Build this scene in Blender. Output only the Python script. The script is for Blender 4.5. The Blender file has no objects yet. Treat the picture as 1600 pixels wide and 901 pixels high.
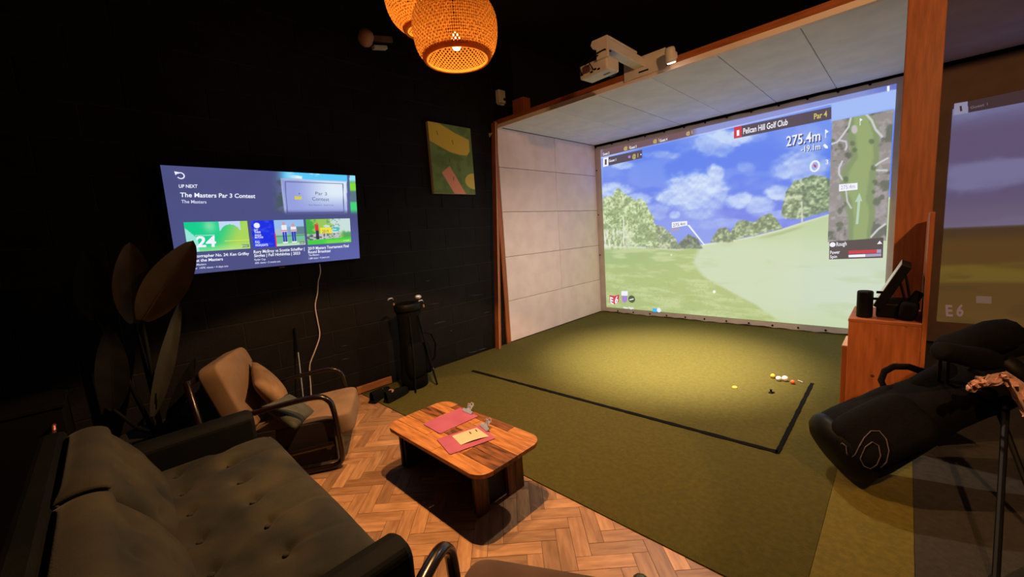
import bpy, bmesh, math, random
import numpy as np
from mathutils import Vector, Matrix

random.seed(7)
RS = np.random.RandomState(11)
PI = math.pi
scene = bpy.context.scene
COL = scene.collection

# ------------------------------------------------------------------ camera
CAM = np.array([0.0, 0.0, 1.4])
F_PX, YAW, PITCH, ROLL = 626.46, 0.7796, -0.1359, -0.0697
_fwd = np.array([-math.sin(YAW) * math.cos(PITCH), math.cos(YAW) * math.cos(PITCH), math.sin(PITCH)])
_r = np.array([math.cos(YAW), math.sin(YAW), 0.0])
_u = np.cross(_r, _fwd)
RIGHT = math.cos(ROLL) * _r + math.sin(ROLL) * _u
UP = -math.sin(ROLL) * _r + math.cos(ROLL) * _u
FWD = _fwd
cd = bpy.data.cameras.new('camera')
cd.sensor_width = 36.0
cd.lens = F_PX / 1600 * 36
cd.clip_start = 0.02
cam = bpy.data.objects.new('camera', cd)
COL.objects.link(cam)
cam.matrix_world = Matrix(((RIGHT[0], UP[0], -FWD[0], CAM[0]), (RIGHT[1], UP[1], -FWD[1], CAM[1]),
                           (RIGHT[2], UP[2], -FWD[2], CAM[2]), (0, 0, 0, 1)))
scene.camera = cam

# ------------------------------------------------------------------ world, exposure
w = bpy.data.worlds.new('world')
scene.world = w
w.use_nodes = True
w.node_tree.nodes['Background'].inputs[0].default_value = (0.5, 0.35, 0.3, 1)
w.node_tree.nodes['Background'].inputs[1].default_value = 0.0
scene.view_settings.view_transform = 'Standard'
scene.view_settings.look = 'None'
scene.view_settings.exposure = 0.0
scene.view_settings.gamma = 1.0
scene.view_settings.use_curve_mapping = False

# light levels, used by the builders of the lamps below
PENDANT_BEAM = 170.0
PENDANT_GLOW = 4.0
BAY_SPOT = 215.0
WARM = (1.0, 0.52, 0.21)

# the third warm lamp of the room hangs to the right, behind the camera (its light rakes the column)
kl = bpy.data.lights.new('room_lamp', 'SPOT')
kl.energy = 200.0
kl.spot_size = math.radians(116)
kl.spot_blend = 0.85
kl.color = (1.0, 0.50, 0.19)
kl.shadow_soft_size = 0.04
ko = bpy.data.objects.new('room_lamp', kl)
COL.objects.link(ko)
ko.location = (1.05, 0.75, 2.72)
ko.rotation_euler = Vector((-0.36, 0.93, -0.30)).to_track_quat('-Z', 'Y').to_euler()


# ------------------------------------------------------------------ helpers
def ray(u, v):
    return RIGHT * (u - 800) / F_PX + UP * (450.5 - v) / F_PX + FWD


def at_z(u, v, z):
    d = ray(u, v)
    return CAM + d * (z - CAM[2]) / d[2]


def at_x(u, v, x):
    d = ray(u, v)
    return CAM + d * (x - CAM[0]) / d[0]


def at_y(u, v, y):
    d = ray(u, v)
    return CAM + d * (y - CAM[1]) / d[1]


def pix(P):
    d = P - CAM
    z = d @ FWD
    return 800 + F_PX * (d @ RIGHT) / z, 450.5 - F_PX * (d @ UP) / z


def lin(c):
    c = np.asarray(c, float) / 255.0
    return np.where(c <= 0.04045, c / 12.92, ((c + 0.055) / 1.055) ** 2.4)


def L4(c):
    l = lin(c)
    return (float(l[0]), float(l[1]), float(l[2]), 1.0)


class MB:
    def __init__(s):
        s.v, s.f = [], []

    def add(s, vs, fs):
        o = len(s.v)
        s.v.extend([tuple(map(float, p)) for p in vs])
        s.f.extend([tuple(i + o for i in f) for f in fs])
        return s

    def box(s, c, d, M=None):
        vs = []
        for x in (-.5, .5):
            for y in (-.5, .5):
                for z in (-.5, .5):
                    p = Vector((x * d[0], y * d[1], z * d[2]))
                    if M is not None:
                        p = M @ p
                    vs.append((p.x + c[0], p.y + c[1], p.z + c[2]))
        return s.add(vs, [(0, 1, 3, 2), (4, 6, 7, 5), (0, 4, 5, 1), (2, 3, 7, 6), (0, 2, 6, 4), (1, 5, 7, 3)])

    def span(s, a, b):
        return s.box([(a[i] + b[i]) / 2 for i in range(3)], [abs(b[i] - a[i]) for i in range(3)])

    def tube(s, pts, r, n=8, flat=1.0, closed=False):
        P = [Vector(tuple(map(float, p))) for p in pts]
        m = len(P)
        rr = r if hasattr(r, '__len__') else [r] * m
        vs, fs = [], []
        t0 = (P[1] - P[0]).normalized()
        ref = Vector((0, 0, 1)) if abs(t0.z) < .9 else Vector((1, 0, 0))
        a = t0.cross(ref).normalized()
        for i in range(m):
            if closed:
                t = P[(i + 1) % m] - P[i - 1]
            else:
                t = P[min(i + 1, m - 1)] - P[max(i - 1, 0)]
            t.normalize()
            a = (a - t * a.dot(t)).normalized()
            b = t.cross(a)
            for k in range(n):
                an = 2 * PI * k / n
                q = P[i] + a * math.cos(an) * rr[i] + b * math.sin(an) * rr[i] * flat
                vs.append(q)
        for i in range(m if closed else m - 1):
            j = (i + 1) % m
            for k in range(n):
                fs.append((i * n + k, i * n + (k + 1) % n, j * n + (k + 1) % n, j * n + k))
        if not closed:
            fs.append(tuple(range(n - 1, -1, -1)))
            fs.append(tuple(range((m - 1) * n, m * n)))
        return s.add(vs, fs)

    def lathe(s, prof, n=24, c=(0, 0, 0), A=None, ell=(1, 1), caps=(True, True)):
        vs, fs = [], []
        for r, z in prof:
            for k in range(n):
                an = 2 * PI * k / n
                p = Vector((r * ell[0] * math.cos(an), r * ell[1] * math.sin(an), z))
                if A is not None:
                    p = A @ p
                vs.append((p[0] + c[0], p[1] + c[1], p[2] + c[2]))
        for i in range(len(prof) - 1):
            for k in range(n):
                fs.append((i * n + k, i * n + (k + 1) % n, (i + 1) * n + (k + 1) % n, (i + 1) * n + k))
        if caps[0]:
            fs.append(tuple(range(n - 1, -1, -1)))
        if caps[1]:
            m = len(prof) - 1
            fs.append(tuple(range(m * n, m * n + n)))
        return s.add(vs, fs)

    def ball(s, c, r, nu=16, nv=10, M=None):
        if not hasattr(r, '__len__'):
            r = (r, r, r)
        vs, fs = [], []
        for i in range(nv + 1):
            ph = PI * i / nv
            for k in range(nu):
                th = 2 * PI * k / nu
                p = Vector((r[0] * math.sin(ph) * math.cos(th), r[1] * math.sin(ph) * math.sin(th), -r[2] * math.cos(ph)))
                if M is not None:
                    p = M @ p
                vs.append((p[0] + c[0], p[1] + c[1], p[2] + c[2]))
        for i in range(nv):
            for k in range(nu):
                fs.append((i * nu + k, i * nu + (k + 1) % nu, (i + 1) * nu + (k + 1) % nu, (i + 1) * nu + k))
        return s.add(vs, fs)

    def prism(s, poly, z0, z1):
        n = len(poly)
        vs = [(p[0], p[1], z0) for p in poly] + [(p[0], p[1], z1) for p in poly]
        fs = [tuple(range(n - 1, -1, -1)), tuple(range(n, 2 * n))]
        for i in range(n):
            fs.append((i, (i + 1) % n, n + (i + 1) % n, n + i))
        return s.add(vs, fs)

    def slab(s, P, nrm, t):
        """flat polygon of 3-D points given a thickness t against its normal"""
        n = len(P)
        P = [Vector(tuple(map(float, p))) for p in P]
        nn = Vector(tuple(map(float, nrm))).normalized() * t
        vs = P + [p - nn for p in P]
        fs = [tuple(range(n)), tuple(range(2 * n - 1, n - 1, -1))]
        for i in range(n):
            fs.append((i, n + i, n + (i + 1) % n, (i + 1) % n))
        return s.add(vs, fs)

    def surf(s, fn, nu, nv, wrap=False):
        vs = [fn(i / nu, j / nv) for j in range(nv + 1) for i in range(nu + 1)]
        fs = []
        for j in range(nv):
            for i in range(nu):
                a = j * (nu + 1) + i
                fs.append((a, a + 1, a + nu + 2, a + nu + 1))
        return s.add(vs, fs)

    def cushion(s, c, d, p=0.42, M=None, n=10, puff=0.0):
        """pillow-like superellipsoid block"""
        vs, fs = [], []
        nu, nv = 4 * n, 2 * n
        sg = lambda x, e: math.copysign(abs(x) ** e, x)
        for j in range(nv + 1):
            ph = -PI / 2 + PI * j / nv
            for i in range(nu):
                th = 2 * PI * i / nu
                q = Vector((sg(math.cos(ph), p) * sg(math.cos(th), p) * d[0] / 2,
                            sg(math.cos(ph), p) * sg(math.sin(th), p) * d[1] / 2, sg(math.sin(ph), p) * d[2] / 2))
                if M is not None:
                    q = M @ q
                vs.append((q.x + c[0], q.y + c[1], q.z + c[2]))
        for j in range(nv):
            for i in range(nu):
                fs.append((j * nu + i, j * nu + (i + 1) % nu, (j + 1) * nu + (i + 1) % nu, (j + 1) * nu + i))
        return s.add(vs, fs)

    def mesh(s, name, mat=None, smooth=False):
        me = bpy.data.meshes.new(name)
        me.from_pydata(s.v, [], s.f)
        bm = bmesh.new()
        bm.from_mesh(me)
        bmesh.ops.remove_doubles(bm, verts=bm.verts, dist=1e-6)
        bmesh.ops.recalc_face_normals(bm, faces=bm.faces)
        bm.to_mesh(me)
        bm.free()
        if mat:
            me.materials.append(mat)
        if smooth:
            me.polygons.foreach_set('use_smooth', [True] * len(me.polygons))
        me.update()
        return me

    def build(s, name, mat, parent=None, smooth=False, bevel=0.0, sub=0, off=None):
        if off is not None:
            s.v = [(p[0] - off[0], p[1] - off[1], p[2] - off[2]) for p in s.v]
        o = bpy.data.objects.new(name, s.mesh(name, mat, smooth))
        COL.objects.link(o)
        if parent:
            o.parent = parent
        if bevel:
            b = o.modifiers.new('bevel', 'BEVEL')
            b.width = bevel
            b.segments = 2
            b.limit_method = 'ANGLE'
        if sub:
            b = o.modifiers.new('sub', 'SUBSURF')
            b.levels = b.render_levels = sub
        return o


def tag(o, label, cat, group=None, kind=None):
    if label:
        o['label'] = label
    if cat:
        o['category'] = cat
    if group:
        o['group'] = group
    if kind:
        o['kind'] = kind
    return o


def thing(name, label, cat, loc=(0, 0, 0), rotz=0.0, group=None):
    o = bpy.data.objects.new(name, None)
    o.empty_display_size = 0.1
    COL.objects.link(o)
    o.location = tuple(map(float, loc))
    o.rotation_euler = (0, 0, rotz)
    return tag(o, label, cat, group)


def struct(o):
    o['kind'] = 'structure'
    return o


def dup(root, loc, rotz, label, group=None):
    r = root.copy()
    COL.objects.link(r)
    r.location = loc
    r.rotation_euler = (0, 0, rotz)
    r['label'] = label
    if group:
        r['group'] = group
    for ch in list(root.children):
        c = ch.copy()
        COL.objects.link(c)
        c.parent = r
        for g in list(ch.children):
            d = g.copy()
            COL.objects.link(d)
            d.parent = c
    return r


# ------------------------------------------------------------------ materials
def new_mat(name):
    m = bpy.data.materials.new(name)
    m.use_nodes = True
    return m, m.node_tree.nodes, m.node_tree.links, m.node_tree.nodes['Principled BSDF']


def pm(name, c1, c2=None, scale=6.0, rough=0.6, metal=0.0, bump=0.0, stretch=(1, 1, 1), detail=5.0, per_object=0.0,
       lo=0.35, hi=0.65, bscale=None, sheen=0.0, coat=0.0):
    """procedural material: noise between two linear colours, optional bump and per-object variation"""
    m, N, K, B = new_mat(name)
    c2 = c2 or c1
    tc = N.new('ShaderNodeTexCoord')
    mp = N.new('ShaderNodeMapping')
    mp.inputs['Scale'].default_value = stretch
    K.new(tc.outputs['Object'], mp.inputs[0])
    nz = N.new('ShaderNodeTexNoise')
    nz.inputs['Scale'].default_value = scale
    nz.inputs['Detail'].default_value = detail
    K.new(mp.outputs[0], nz.inputs['Vector'])
    rp = N.new('ShaderNodeValToRGB')
    rp.color_ramp.elements[0].position = lo
    rp.color_ramp.elements[1].position = hi
    rp.color_ramp.elements[0].color = (*c1, 1)
    rp.color_ramp.elements[1].color = (*c2, 1)
    K.new(nz.outputs['Fac'], rp.inputs[0])
    col = rp.outputs[0]
    if per_object:
        oi = N.new('ShaderNodeObjectInfo')
        off = N.new('ShaderNodeVectorMath')
        off.operation = 'SCALE'
        off.inputs[0].default_value = (17, 31, 7)
        K.new(oi.outputs['Random'], off.inputs['Scale'])
        ad = N.new('ShaderNodeVectorMath')
        K.new(mp.outputs[0], ad.inputs[0])
        K.new(off.outputs[0], ad.inputs[1])
        K.new(ad.outputs[0], nz.inputs['Vector'])
        mr = N.new('ShaderNodeMapRange')
        mr.inputs['To Min'].default_value = 1 - per_object
        mr.inputs['To Max'].default_value = 1 + per_object
        K.new(oi.outputs['Random'], mr.inputs['Value'])
        hs = N.new('ShaderNodeHueSaturation')
        K.new(mr.outputs[0], hs.inputs['Value'])
        K.new(col, hs.inputs['Color'])
        col = hs.outputs[0]
    K.new(col, B.inputs['Base Color'])
    B.inputs['Roughness'].default_value = rough
    B.inputs['Metallic'].default_value = metal
    if sheen:
        B.inputs['Sheen Weight'].default_value = sheen
        B.inputs['Sheen Roughness'].default_value = 0.4
    if coat:
        B.inputs['Coat Weight'].default_value = coat
    if bump:
        nb = N.new('ShaderNodeTexNoise')
        nb.inputs['Scale'].default_value = bscale or scale * 4
        nb.inputs['Detail'].default_value = 4
        K.new(mp.outputs[0], nb.inputs['Vector'])
        bp = N.new('ShaderNodeBump')
        bp.inputs['Strength'].default_value = bump
        bp.inputs['Distance'].default_value = 0.01
        K.new(nb.outputs['Fac'], bp.inputs['Height'])
        K.new(bp.outputs[0], B.inputs['Normal'])
    return m


def em_mat(name, c, strength=1.0, sample=False):
    m, N, K, B = new_mat(name)
    B.inputs['Base Color'].default_value = (0.02, 0.02, 0.02, 1)
    B.inputs['Roughness'].default_value = 0.6
    B.inputs['Emission Color'].default_value = L4(c)
    B.inputs['Emission Strength'].default_value = strength
    if not sample:
        m.cycles.emission_sampling = 'NONE'
    return m


def attr_em(name, strength, base=(0.02, 0.02, 0.02), rough=0.5, sample=True):
    m, N, K, B = new_mat(name)
    at = N.new('ShaderNodeAttribute')
    at.attribute_name = 'picture'
    K.new(at.outputs['Color'], B.inputs['Emission Color'])
    B.inputs['Base Color'].default_value = (*base, 1)
    B.inputs['Roughness'].default_value = rough
    B.inputs['Specular IOR Level'].default_value = 0.2
    B.inputs['Emission Strength'].default_value = strength
    if not sample:
        m.cycles.emission_sampling = 'NONE'
    return m


def attr_paint(name, rough=0.7):
    m, N, K, B = new_mat(name)
    at = N.new('ShaderNodeAttribute')
    at.attribute_name = 'picture'
    K.new(at.outputs['Color'], B.inputs['Base Color'])
    B.inputs['Roughness'].default_value = rough
    return m


M = {}
M['block'] = pm('black_painted_block', (0.0085, 0.0075, 0.008), (0.012, 0.011, 0.0115), 9, 0.62, bump=0.25, bscale=60, per_object=0.1)
M['mortar'] = pm('black_mortar', (0.006, 0.006, 0.006), (0.010, 0.009, 0.009), 20, 0.7)
M['dark_wall'] = pm('dark_wall_paint', (0.0025, 0.0022, 0.0025), (0.0035, 0.003, 0.0035), 3, 0.8)
M['ceiling'] = pm('black_ceiling_paint', (0.005, 0.005, 0.006), (0.007, 0.007, 0.008), 3, 0.9)
M['subfloor'] = pm('wood_subfloor', (0.05, 0.03, 0.015), (0.08, 0.045, 0.02), 6, 0.7)
M['plank'] = pm('oak_plank', (0.34, 0.175, 0.080), (0.52, 0.295, 0.150), 7, 0.42, bump=0.04, stretch=(1, 6, 6), per_object=0.34)
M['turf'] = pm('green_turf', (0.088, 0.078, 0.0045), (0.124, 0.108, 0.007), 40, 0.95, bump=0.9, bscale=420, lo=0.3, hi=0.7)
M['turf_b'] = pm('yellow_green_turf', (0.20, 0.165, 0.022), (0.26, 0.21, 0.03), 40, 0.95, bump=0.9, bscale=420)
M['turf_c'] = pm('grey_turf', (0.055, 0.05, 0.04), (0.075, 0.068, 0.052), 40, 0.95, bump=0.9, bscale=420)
M['black_edge'] = pm('black_rubber_edge', (0.002, 0.002, 0.002), (0.004, 0.004, 0.004), 60, 0.95, bump=0.6)
M['roof_felt'] = pm('blue_tinted_felt', (0.74, 0.78, 0.88), (0.82, 0.86, 0.95), 5, 0.9, bump=0.12, bscale=160, per_object=0.04)  # blue tint put into the roof felt to offset the yellow bounce light
M['fabric_panel'] = pm('pale_felt_panel', (0.84, 0.72, 0.74), (0.92, 0.80, 0.82), 5, 0.9, bump=0.12, bscale=160, per_object=0.04)
M['felt_joint'] = pm('felt_backing', (0.30, 0.24, 0.23), (0.36, 0.29, 0.28), 8, 0.9)
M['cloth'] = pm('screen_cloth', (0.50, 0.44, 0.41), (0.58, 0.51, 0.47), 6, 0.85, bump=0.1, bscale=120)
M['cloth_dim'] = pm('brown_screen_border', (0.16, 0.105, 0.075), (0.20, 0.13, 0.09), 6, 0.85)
M['timber'] = pm('orange_pine', (0.29, 0.080, 0.022), (0.42, 0.125, 0.036), 5, 0.5, bump=0.05, stretch=(9, 9, 0.9))
M['timber_h'] = pm('orange_pine_across', (0.29, 0.080, 0.022), (0.42, 0.125, 0.036), 5, 0.5, bump=0.05, stretch=(0.9, 9, 9))
M['ply_edge'] = pm('pale_ply_edge', (0.62, 0.40, 0.24), (0.72, 0.50, 0.32), 12, 0.6)
M['table_a'] = pm('reclaimed_orange_plank', (0.34, 0.135, 0.04), (0.62, 0.27, 0.09), 4, 0.35, bump=0.06, stretch=(2, 14, 14), per_object=0.12)
M['table_b'] = pm('reclaimed_brown_plank', (0.075, 0.03, 0.014), (0.33, 0.125, 0.045), 4, 0.38, bump=0.1, stretch=(2, 14, 14), per_object=0.2)
M['table_v'] = pm('reclaimed_leg_plank', (0.07, 0.026, 0.012), (0.20, 0.078, 0.03), 4, 0.4, bump=0.08, stretch=(14, 14, 2), per_object=0.2)
M['black_board'] = pm('black_board', (0.006, 0.006, 0.007), (0.010, 0.010, 0.011), 8, 0.6)
M['sofa'] = pm('olive_velvet', (0.010, 0.0125, 0.0095), (0.046, 0.039, 0.018), 4.5, 0.9, bump=0.15, bscale=220, sheen=0.08)
M['sofa_dark'] = pm('dark_teal_velvet', (0.004, 0.005, 0.005), (0.007, 0.008, 0.008), 7, 0.7, bump=0.1, bscale=220)
M['sofa_leg'] = pm('dark_wood_leg', (0.02, 0.012, 0.009), (0.035, 0.02, 0.014), 10, 0.4)
M['bentwood'] = pm('dark_bentwood', (0.008, 0.0035, 0.003), (0.014, 0.006, 0.0045), 8, 0.26, stretch=(8, 1, 8), coat=0.3)
M['tan'] = pm('tan_upholstery', (0.22, 0.14, 0.08), (0.28, 0.18, 0.105), 9, 0.9, bump=0.12, bscale=260)
M['taupe'] = pm('taupe_upholstery', (0.10, 0.060, 0.042), (0.14, 0.085, 0.060), 9, 0.9, bump=0.12, bscale=260)
M['tan_pillow'] = pm('tan_pillow', (0.22, 0.13, 0.06), (0.30, 0.18, 0.09), 12, 0.9, bump=0.2, bscale=120)
M['teal_pillow'] = pm('grey_teal_pillow', (0.055, 0.062, 0.050), (0.085, 0.092, 0.074), 12, 0.9, bump=0.2, bscale=120)
M['under'] = pm('webbing_and_arm_shade', (0.012, 0.008, 0.008), (0.018, 0.012, 0.011), 8, 0.8)  # webbing, and the painted shade below the armchair arms
M['pink'] = pm('pink_board', (0.44, 0.105, 0.20), (0.52, 0.14, 0.25), 7, 0.4)
M['chrome'] = pm('bright_steel', (0.55, 0.61, 0.74), (0.64, 0.70, 0.84), 10, 0.34, metal=0.5)
M['paper'] = pm('cream_paper', (0.74, 0.56, 0.36), (0.80, 0.62, 0.42), 7, 0.7)
M['ink'] = pm('dark_ink', (0.06, 0.03, 0.02), (0.09, 0.04, 0.03), 10, 0.7)
M['black'] = pm('black_plastic', (0.004, 0.004, 0.0045), (0.006, 0.006, 0.0065), 20, 0.5)
M['black_fabric'] = pm('black_bag_fabric', (0.0020, 0.0020, 0.0024), (0.0035, 0.0035, 0.004), 25, 0.85, bump=0.25, bscale=90)
M['emblem'] = pm('mauve_embroidery', (0.07, 0.056, 0.085), (0.12, 0.095, 0.135), 40, 0.7)
M['towel'] = pm('pink_towel', (0.60, 0.33, 0.28), (0.74, 0.44, 0.38), 30, 0.95, bump=0.4, bscale=150, sheen=0.3)
M['white_plastic'] = pm('white_plastic', (0.66, 0.62, 0.62), (0.74, 0.70, 0.70), 8, 0.5)
M['cable'] = pm('white_cable', (0.62, 0.52, 0.52), (0.70, 0.60, 0.60), 10, 0.5)
M['leaf'] = pm('lamplit_leaf', (0.085, 0.050, 0.020), (0.13, 0.08, 0.034), 3, 0.6, bump=0.1, bscale=30)  # leaf colour with the lamplight on the upper pair painted in
M['leaf_d'] = pm('shaded_leaf', (0.004, 0.0045, 0.0035), (0.008, 0.0085, 0.006), 3, 0.75, bump=0.15, bscale=30)  # same leaf, darkened in colour for the shaded corner
M['leaf_m'] = pm('half_shaded_leaf', (0.026, 0.028, 0.022), (0.044, 0.046, 0.036), 3, 0.7, bump=0.1, bscale=30)  # same leaf again, painted half lit
M['pot'] = pm('dark_pot', (0.012, 0.010, 0.010), (0.02, 0.016, 0.015), 9, 0.6)
M['soil'] = pm('potting_soil', (0.012, 0.008, 0.006), (0.022, 0.015, 0.011), 40, 0.95, bump=0.8)
M['rattan'] = None
M['rim'] = pm('rattan_rim', (0.33, 0.085, 0.018), (0.42, 0.12, 0.03), 30, 0.6, bump=0.2)
M['yellow_ball'] = pm('yellow_ball', (0.75, 0.46, 0.04), (0.80, 0.52, 0.06), 30, 0.3)
M['white_ball'] = pm('white_ball', (0.78, 0.74, 0.70), (0.84, 0.80, 0.76), 30, 0.3)
M['red_ball'] = pm('red_ball', (0.70, 0.10, 0.04), (0.78, 0.13, 0.05), 30, 0.3)
M['canvas_edge'] = pm('canvas_edge', (0.55, 0.50, 0.40), (0.62, 0.56, 0.46), 20, 0.85)
M['monitor_face'] = pm('pale_screen_glass', (0.55, 0.57, 0.55), (0.62, 0.64, 0.62), 5, 0.25)
M['handle'] = pm('pinkish_metal', (0.30, 0.13, 0.15), (0.38, 0.17, 0.19), 10, 0.35, metal=0.6)
M['skirting'] = pm('pine_skirting', (0.30, 0.12, 0.04), (0.44, 0.19, 0.07), 6, 0.5, stretch=(9, 0.9, 9))
M['leather_tag'] = pm('tan_tag', (0.40, 0.19, 0.13), (0.46, 0.23, 0.16), 20, 0.7)
M['head_pink'] = pm('pinkish_lamp_head', (0.42, 0.22, 0.18), (0.50, 0.27, 0.22), 10, 0.6)
M['head_plate'] = pm('brown_bracket', (0.16, 0.08, 0.05), (0.22, 0.11, 0.07), 10, 0.6)

for k_ in ('black_fabric', 'black', 'black_edge', 'leaf_d', 'block', 'sofa_dark', 'dark_wall'):
    M[k_].node_tree.nodes['Principled BSDF'].inputs['Specular IOR Level'].default_value = 0.14

# ------------------------------------------------------------------ numpy value noise for painted pictures
_TAB = RS.rand(256, 256)


def vnoise(x, y, s=0):
    x = np.asarray(x) + 37.3 * s
    y = np.asarray(y) + 91.7 * s
    xi, yi = np.floor(x).astype(int), np.floor(y).astype(int)
    fx, fy = x - xi, y - yi
    fx, fy = fx * fx * (3 - 2 * fx), fy * fy * (3 - 2 * fy)
    g = lambda a, b: _TAB[a % 256, b % 256]
    return (g(xi, yi) * (1 - fx) + g(xi + 1, yi) * fx) * (1 - fy) + (g(xi, yi + 1) * (1 - fx) + g(xi + 1, yi + 1) * fx) * fy


def fbm(x, y, o=4, s=0):
    t, a, n = 0, 0.5, 0
    for i in range(o):
        t = t + a * vnoise(x * 2 ** i, y * 2 ** i, s + i)
        n += a
        a *= 0.55
    return t / n


def sm(a, b, x):
    t = np.clip((x - a) / (b - a), 0, 1)
    return t * t * (3 - 2 * t)


def mixc(c, d, t):
    t = np.asarray(t)[..., None]
    return c * (1 - t) + np.asarray(d, float) * t


def inside(u, v, poly):
    r = np.zeros(u.shape, bool)
    n = len(poly)
    for i in range(n):
        x0, y0 = poly[i]
        x1, y1 = poly[(i + 1) % n]
        if y0 == y1:
            continue
        c = ((y0 > v) != (y1 > v)) & (u < (x1 - x0) * (v - y0) / (y1 - y0) + x0)
        r ^= c
    return r


def seg_d(u, v, pts):
    d = np.full(u.shape, 1e9)
    for (x0, y0), (x1, y1) in zip(pts[:-1], pts[1:]):
        dx, dy = x1 - x0, y1 - y0
        t = np.clip(((u - x0) * dx + (v - y0) * dy) / (dx * dx + dy * dy), 0, 1)
        d = np.minimum(d, np.hypot(u - x0 - t * dx, v - y0 - t * dy))
    return d


class Flat:
    """a flat picture surface: origin, unit right, unit up; pixel -> local coordinates"""

    def __init__(s, O, R, U):
        s.O, s.R, s.U = map(lambda a: np.array(a, float), (O, R, U))
        s.R /= np.linalg.norm(s.R)
        s.U /= np.linalg.norm(s.U)
        s.N = np.cross(s.R, s.U)

    def loc(s, u, v):
        d = ray(u, v)
        t = ((s.O - CAM) @ s.N) / (d @ s.N)
        q = CAM + d * t - s.O
        return np.array([q @ s.R, q @ s.U])

    def w(s, a, b, off=0.0):
        return s.O + s.R * a + s.U * b + s.N * off

    def poly(s, px, off):
        return [s.w(*s.loc(*p), off) for p in px]

    def grid(s, a0, a1, b0, b1, nx, ny, painter, off=0.0):
        A, B = np.meshgrid(np.linspace(a0, a1, nx + 1), np.linspace(b0, b1, ny + 1))
        P = s.O + A[..., None] * s.R + B[..., None] * s.U + s.N * off
        U, V = pix(P.reshape(-1, 3))
        U, V = U.reshape(A.shape), V.reshape(A.shape)
        c = painter(A, B, U, V)
        return P.reshape(-1, 3), lin(np.clip(c, 0, 255)).reshape(-1, 3), nx, ny


def picture_mesh(name, g, mat, parent, off):
    P, c, nx, ny = g
    P = P - np.array(off)
    i = np.arange(nx)[None, :] + np.arange(ny)[:, None] * (nx + 1)
    F = np.stack([i, i + 1, i + nx + 2, i + nx + 1], -1).reshape(-1, 4)
    me = bpy.data.meshes.new(name)
    me.vertices.add(len(P))
    me.vertices.foreach_set('co', P.ravel())
    me.loops.add(F.size)
    me.loops.foreach_set('vertex_index', F.ravel())
    me.polygons.add(len(F))
    me.polygons.foreach_set('loop_start', np.arange(0, F.size, 4))
    me.polygons.foreach_set('loop_total', np.full(len(F), 4))
    me.update(calc_edges=True)
    ca = me.color_attributes.new('picture', 'FLOAT_COLOR', 'POINT')
    ca.data.foreach_set('color', np.concatenate([c, np.ones((len(c), 1))], 1).ravel())
    me.materials.append(mat)
    o = bpy.data.objects.new(name, me)
    COL.objects.link(o)
    o.parent = parent
    return o


_glyph = {}


def glyphs(body, bold):
    k = (body, bold)
    if k not in _glyph:
        cu = bpy.data.curves.new('t', 'FONT')
        cu.body = body
        cu.size = 1.0
        cu.offset = bold
        cu.resolution_u = 3
        ob = bpy.data.objects.new('t', cu)
        COL.objects.link(ob)
        dg = bpy.context.evaluated_depsgraph_get()
        me = bpy.data.meshes.new_from_object(ob.evaluated_get(dg))
        vs = np.array([tuple(v.co) for v in me.vertices])
        fs = [tuple(p.vertices) for p in me.polygons]
        bpy.data.objects.remove(ob)
        bpy.data.curves.remove(cu)
        bpy.data.meshes.remove(me)
        _glyph[k] = (vs, fs)
    return _glyph[k]


def text(fl, body, p0, p1, ph, mat, parent, off, origin, bold=0.012, name='lettering'):
    """lettering on a flat surface: p0/p1 left and right end of the baseline, ph top of the capitals (pixels of the photo)"""
    vs, fs = glyphs(body, bold)
    a, b, h = fl.loc(*p0), fl.loc(*p1), fl.loc(*ph)
    x = (vs[:, 0] - vs[:, 0].min()) / (vs[:, 0].max() - vs[:, 0].min())
    y = vs[:, 1] / 0.70
    up = h - a
    L = a[None] + x[:, None] * (b - a)[None] + y[:, None] * up[None]
    P = fl.O + L[:, :1] * fl.R + L[:, 1:] * fl.U + fl.N * off
    mb = MB()
    mb.add(P, fs)
    return mb.build(name, mat, parent, off=origin)


def quad(fl, px, mat, parent, off, origin, name, t=0.0015):
    mb = MB()
    mb.slab(fl.poly(px, off), fl.N, t)
    return mb.build(name, mat, parent, off=origin)

# ================================================================== THE SETTING
WX = -3.63          # face of the wall with the television
TURF_Y = 1.537      # where the wood floor meets the turf
BAY_Y0, BAY_Y1, BAY_H, BAY_X0, BAY_X1 = 3.56, 5.73, 2.69, -3.616, -0.05

floor = struct(MB().span((-3.78, -2.7, -0.14), (3.6, 5.95, -0.006)).build('floor', M['subfloor']))

# herringbone planks, each its own piece; the ones past the nearest 280 are joined
PW, PL = 0.07, 0.245
planks = []
c45 = math.sqrt(0.5)
for k in range(-60, 61):
    for m in range(-30, 31):
        ox, oy = k * PW + m * PL, k * PW - m * PL
        for (x0, y0, x1, y1, hz) in ((ox, oy, ox + PL, oy + PW, True), (ox + PL, oy + PW - PL, ox + PL + PW, oy + PW, False)):
            cx, cy = (x0 + x1) / 2, (y0 + y1) / 2
            wx, wy = c45 * (cx - cy) - 1.6, c45 * (cx + cy) + 0.6
            if -3.75 < wx < 0.9 and -2.6 < wy < TURF_Y + 0.12:
                planks.append((wx, wy, hz))


def clip_y(poly, ymax):
    out = []
    for i in range(len(poly)):
        a, b = poly[i], poly[(i + 1) % len(poly)]
        if a[1] <= ymax:
            out.append(a)
        if (a[1] <= ymax) != (b[1] <= ymax):
            t = (ymax - a[1]) / (b[1] - a[1])
            out.append((a[0] + t * (b[0] - a[0]), ymax))
    return out


def clip_x(poly, xmin):
    q = clip_y([(y, -x) for x, y in poly], -xmin)
    return [(-b, a) for a, b in q]


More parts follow.
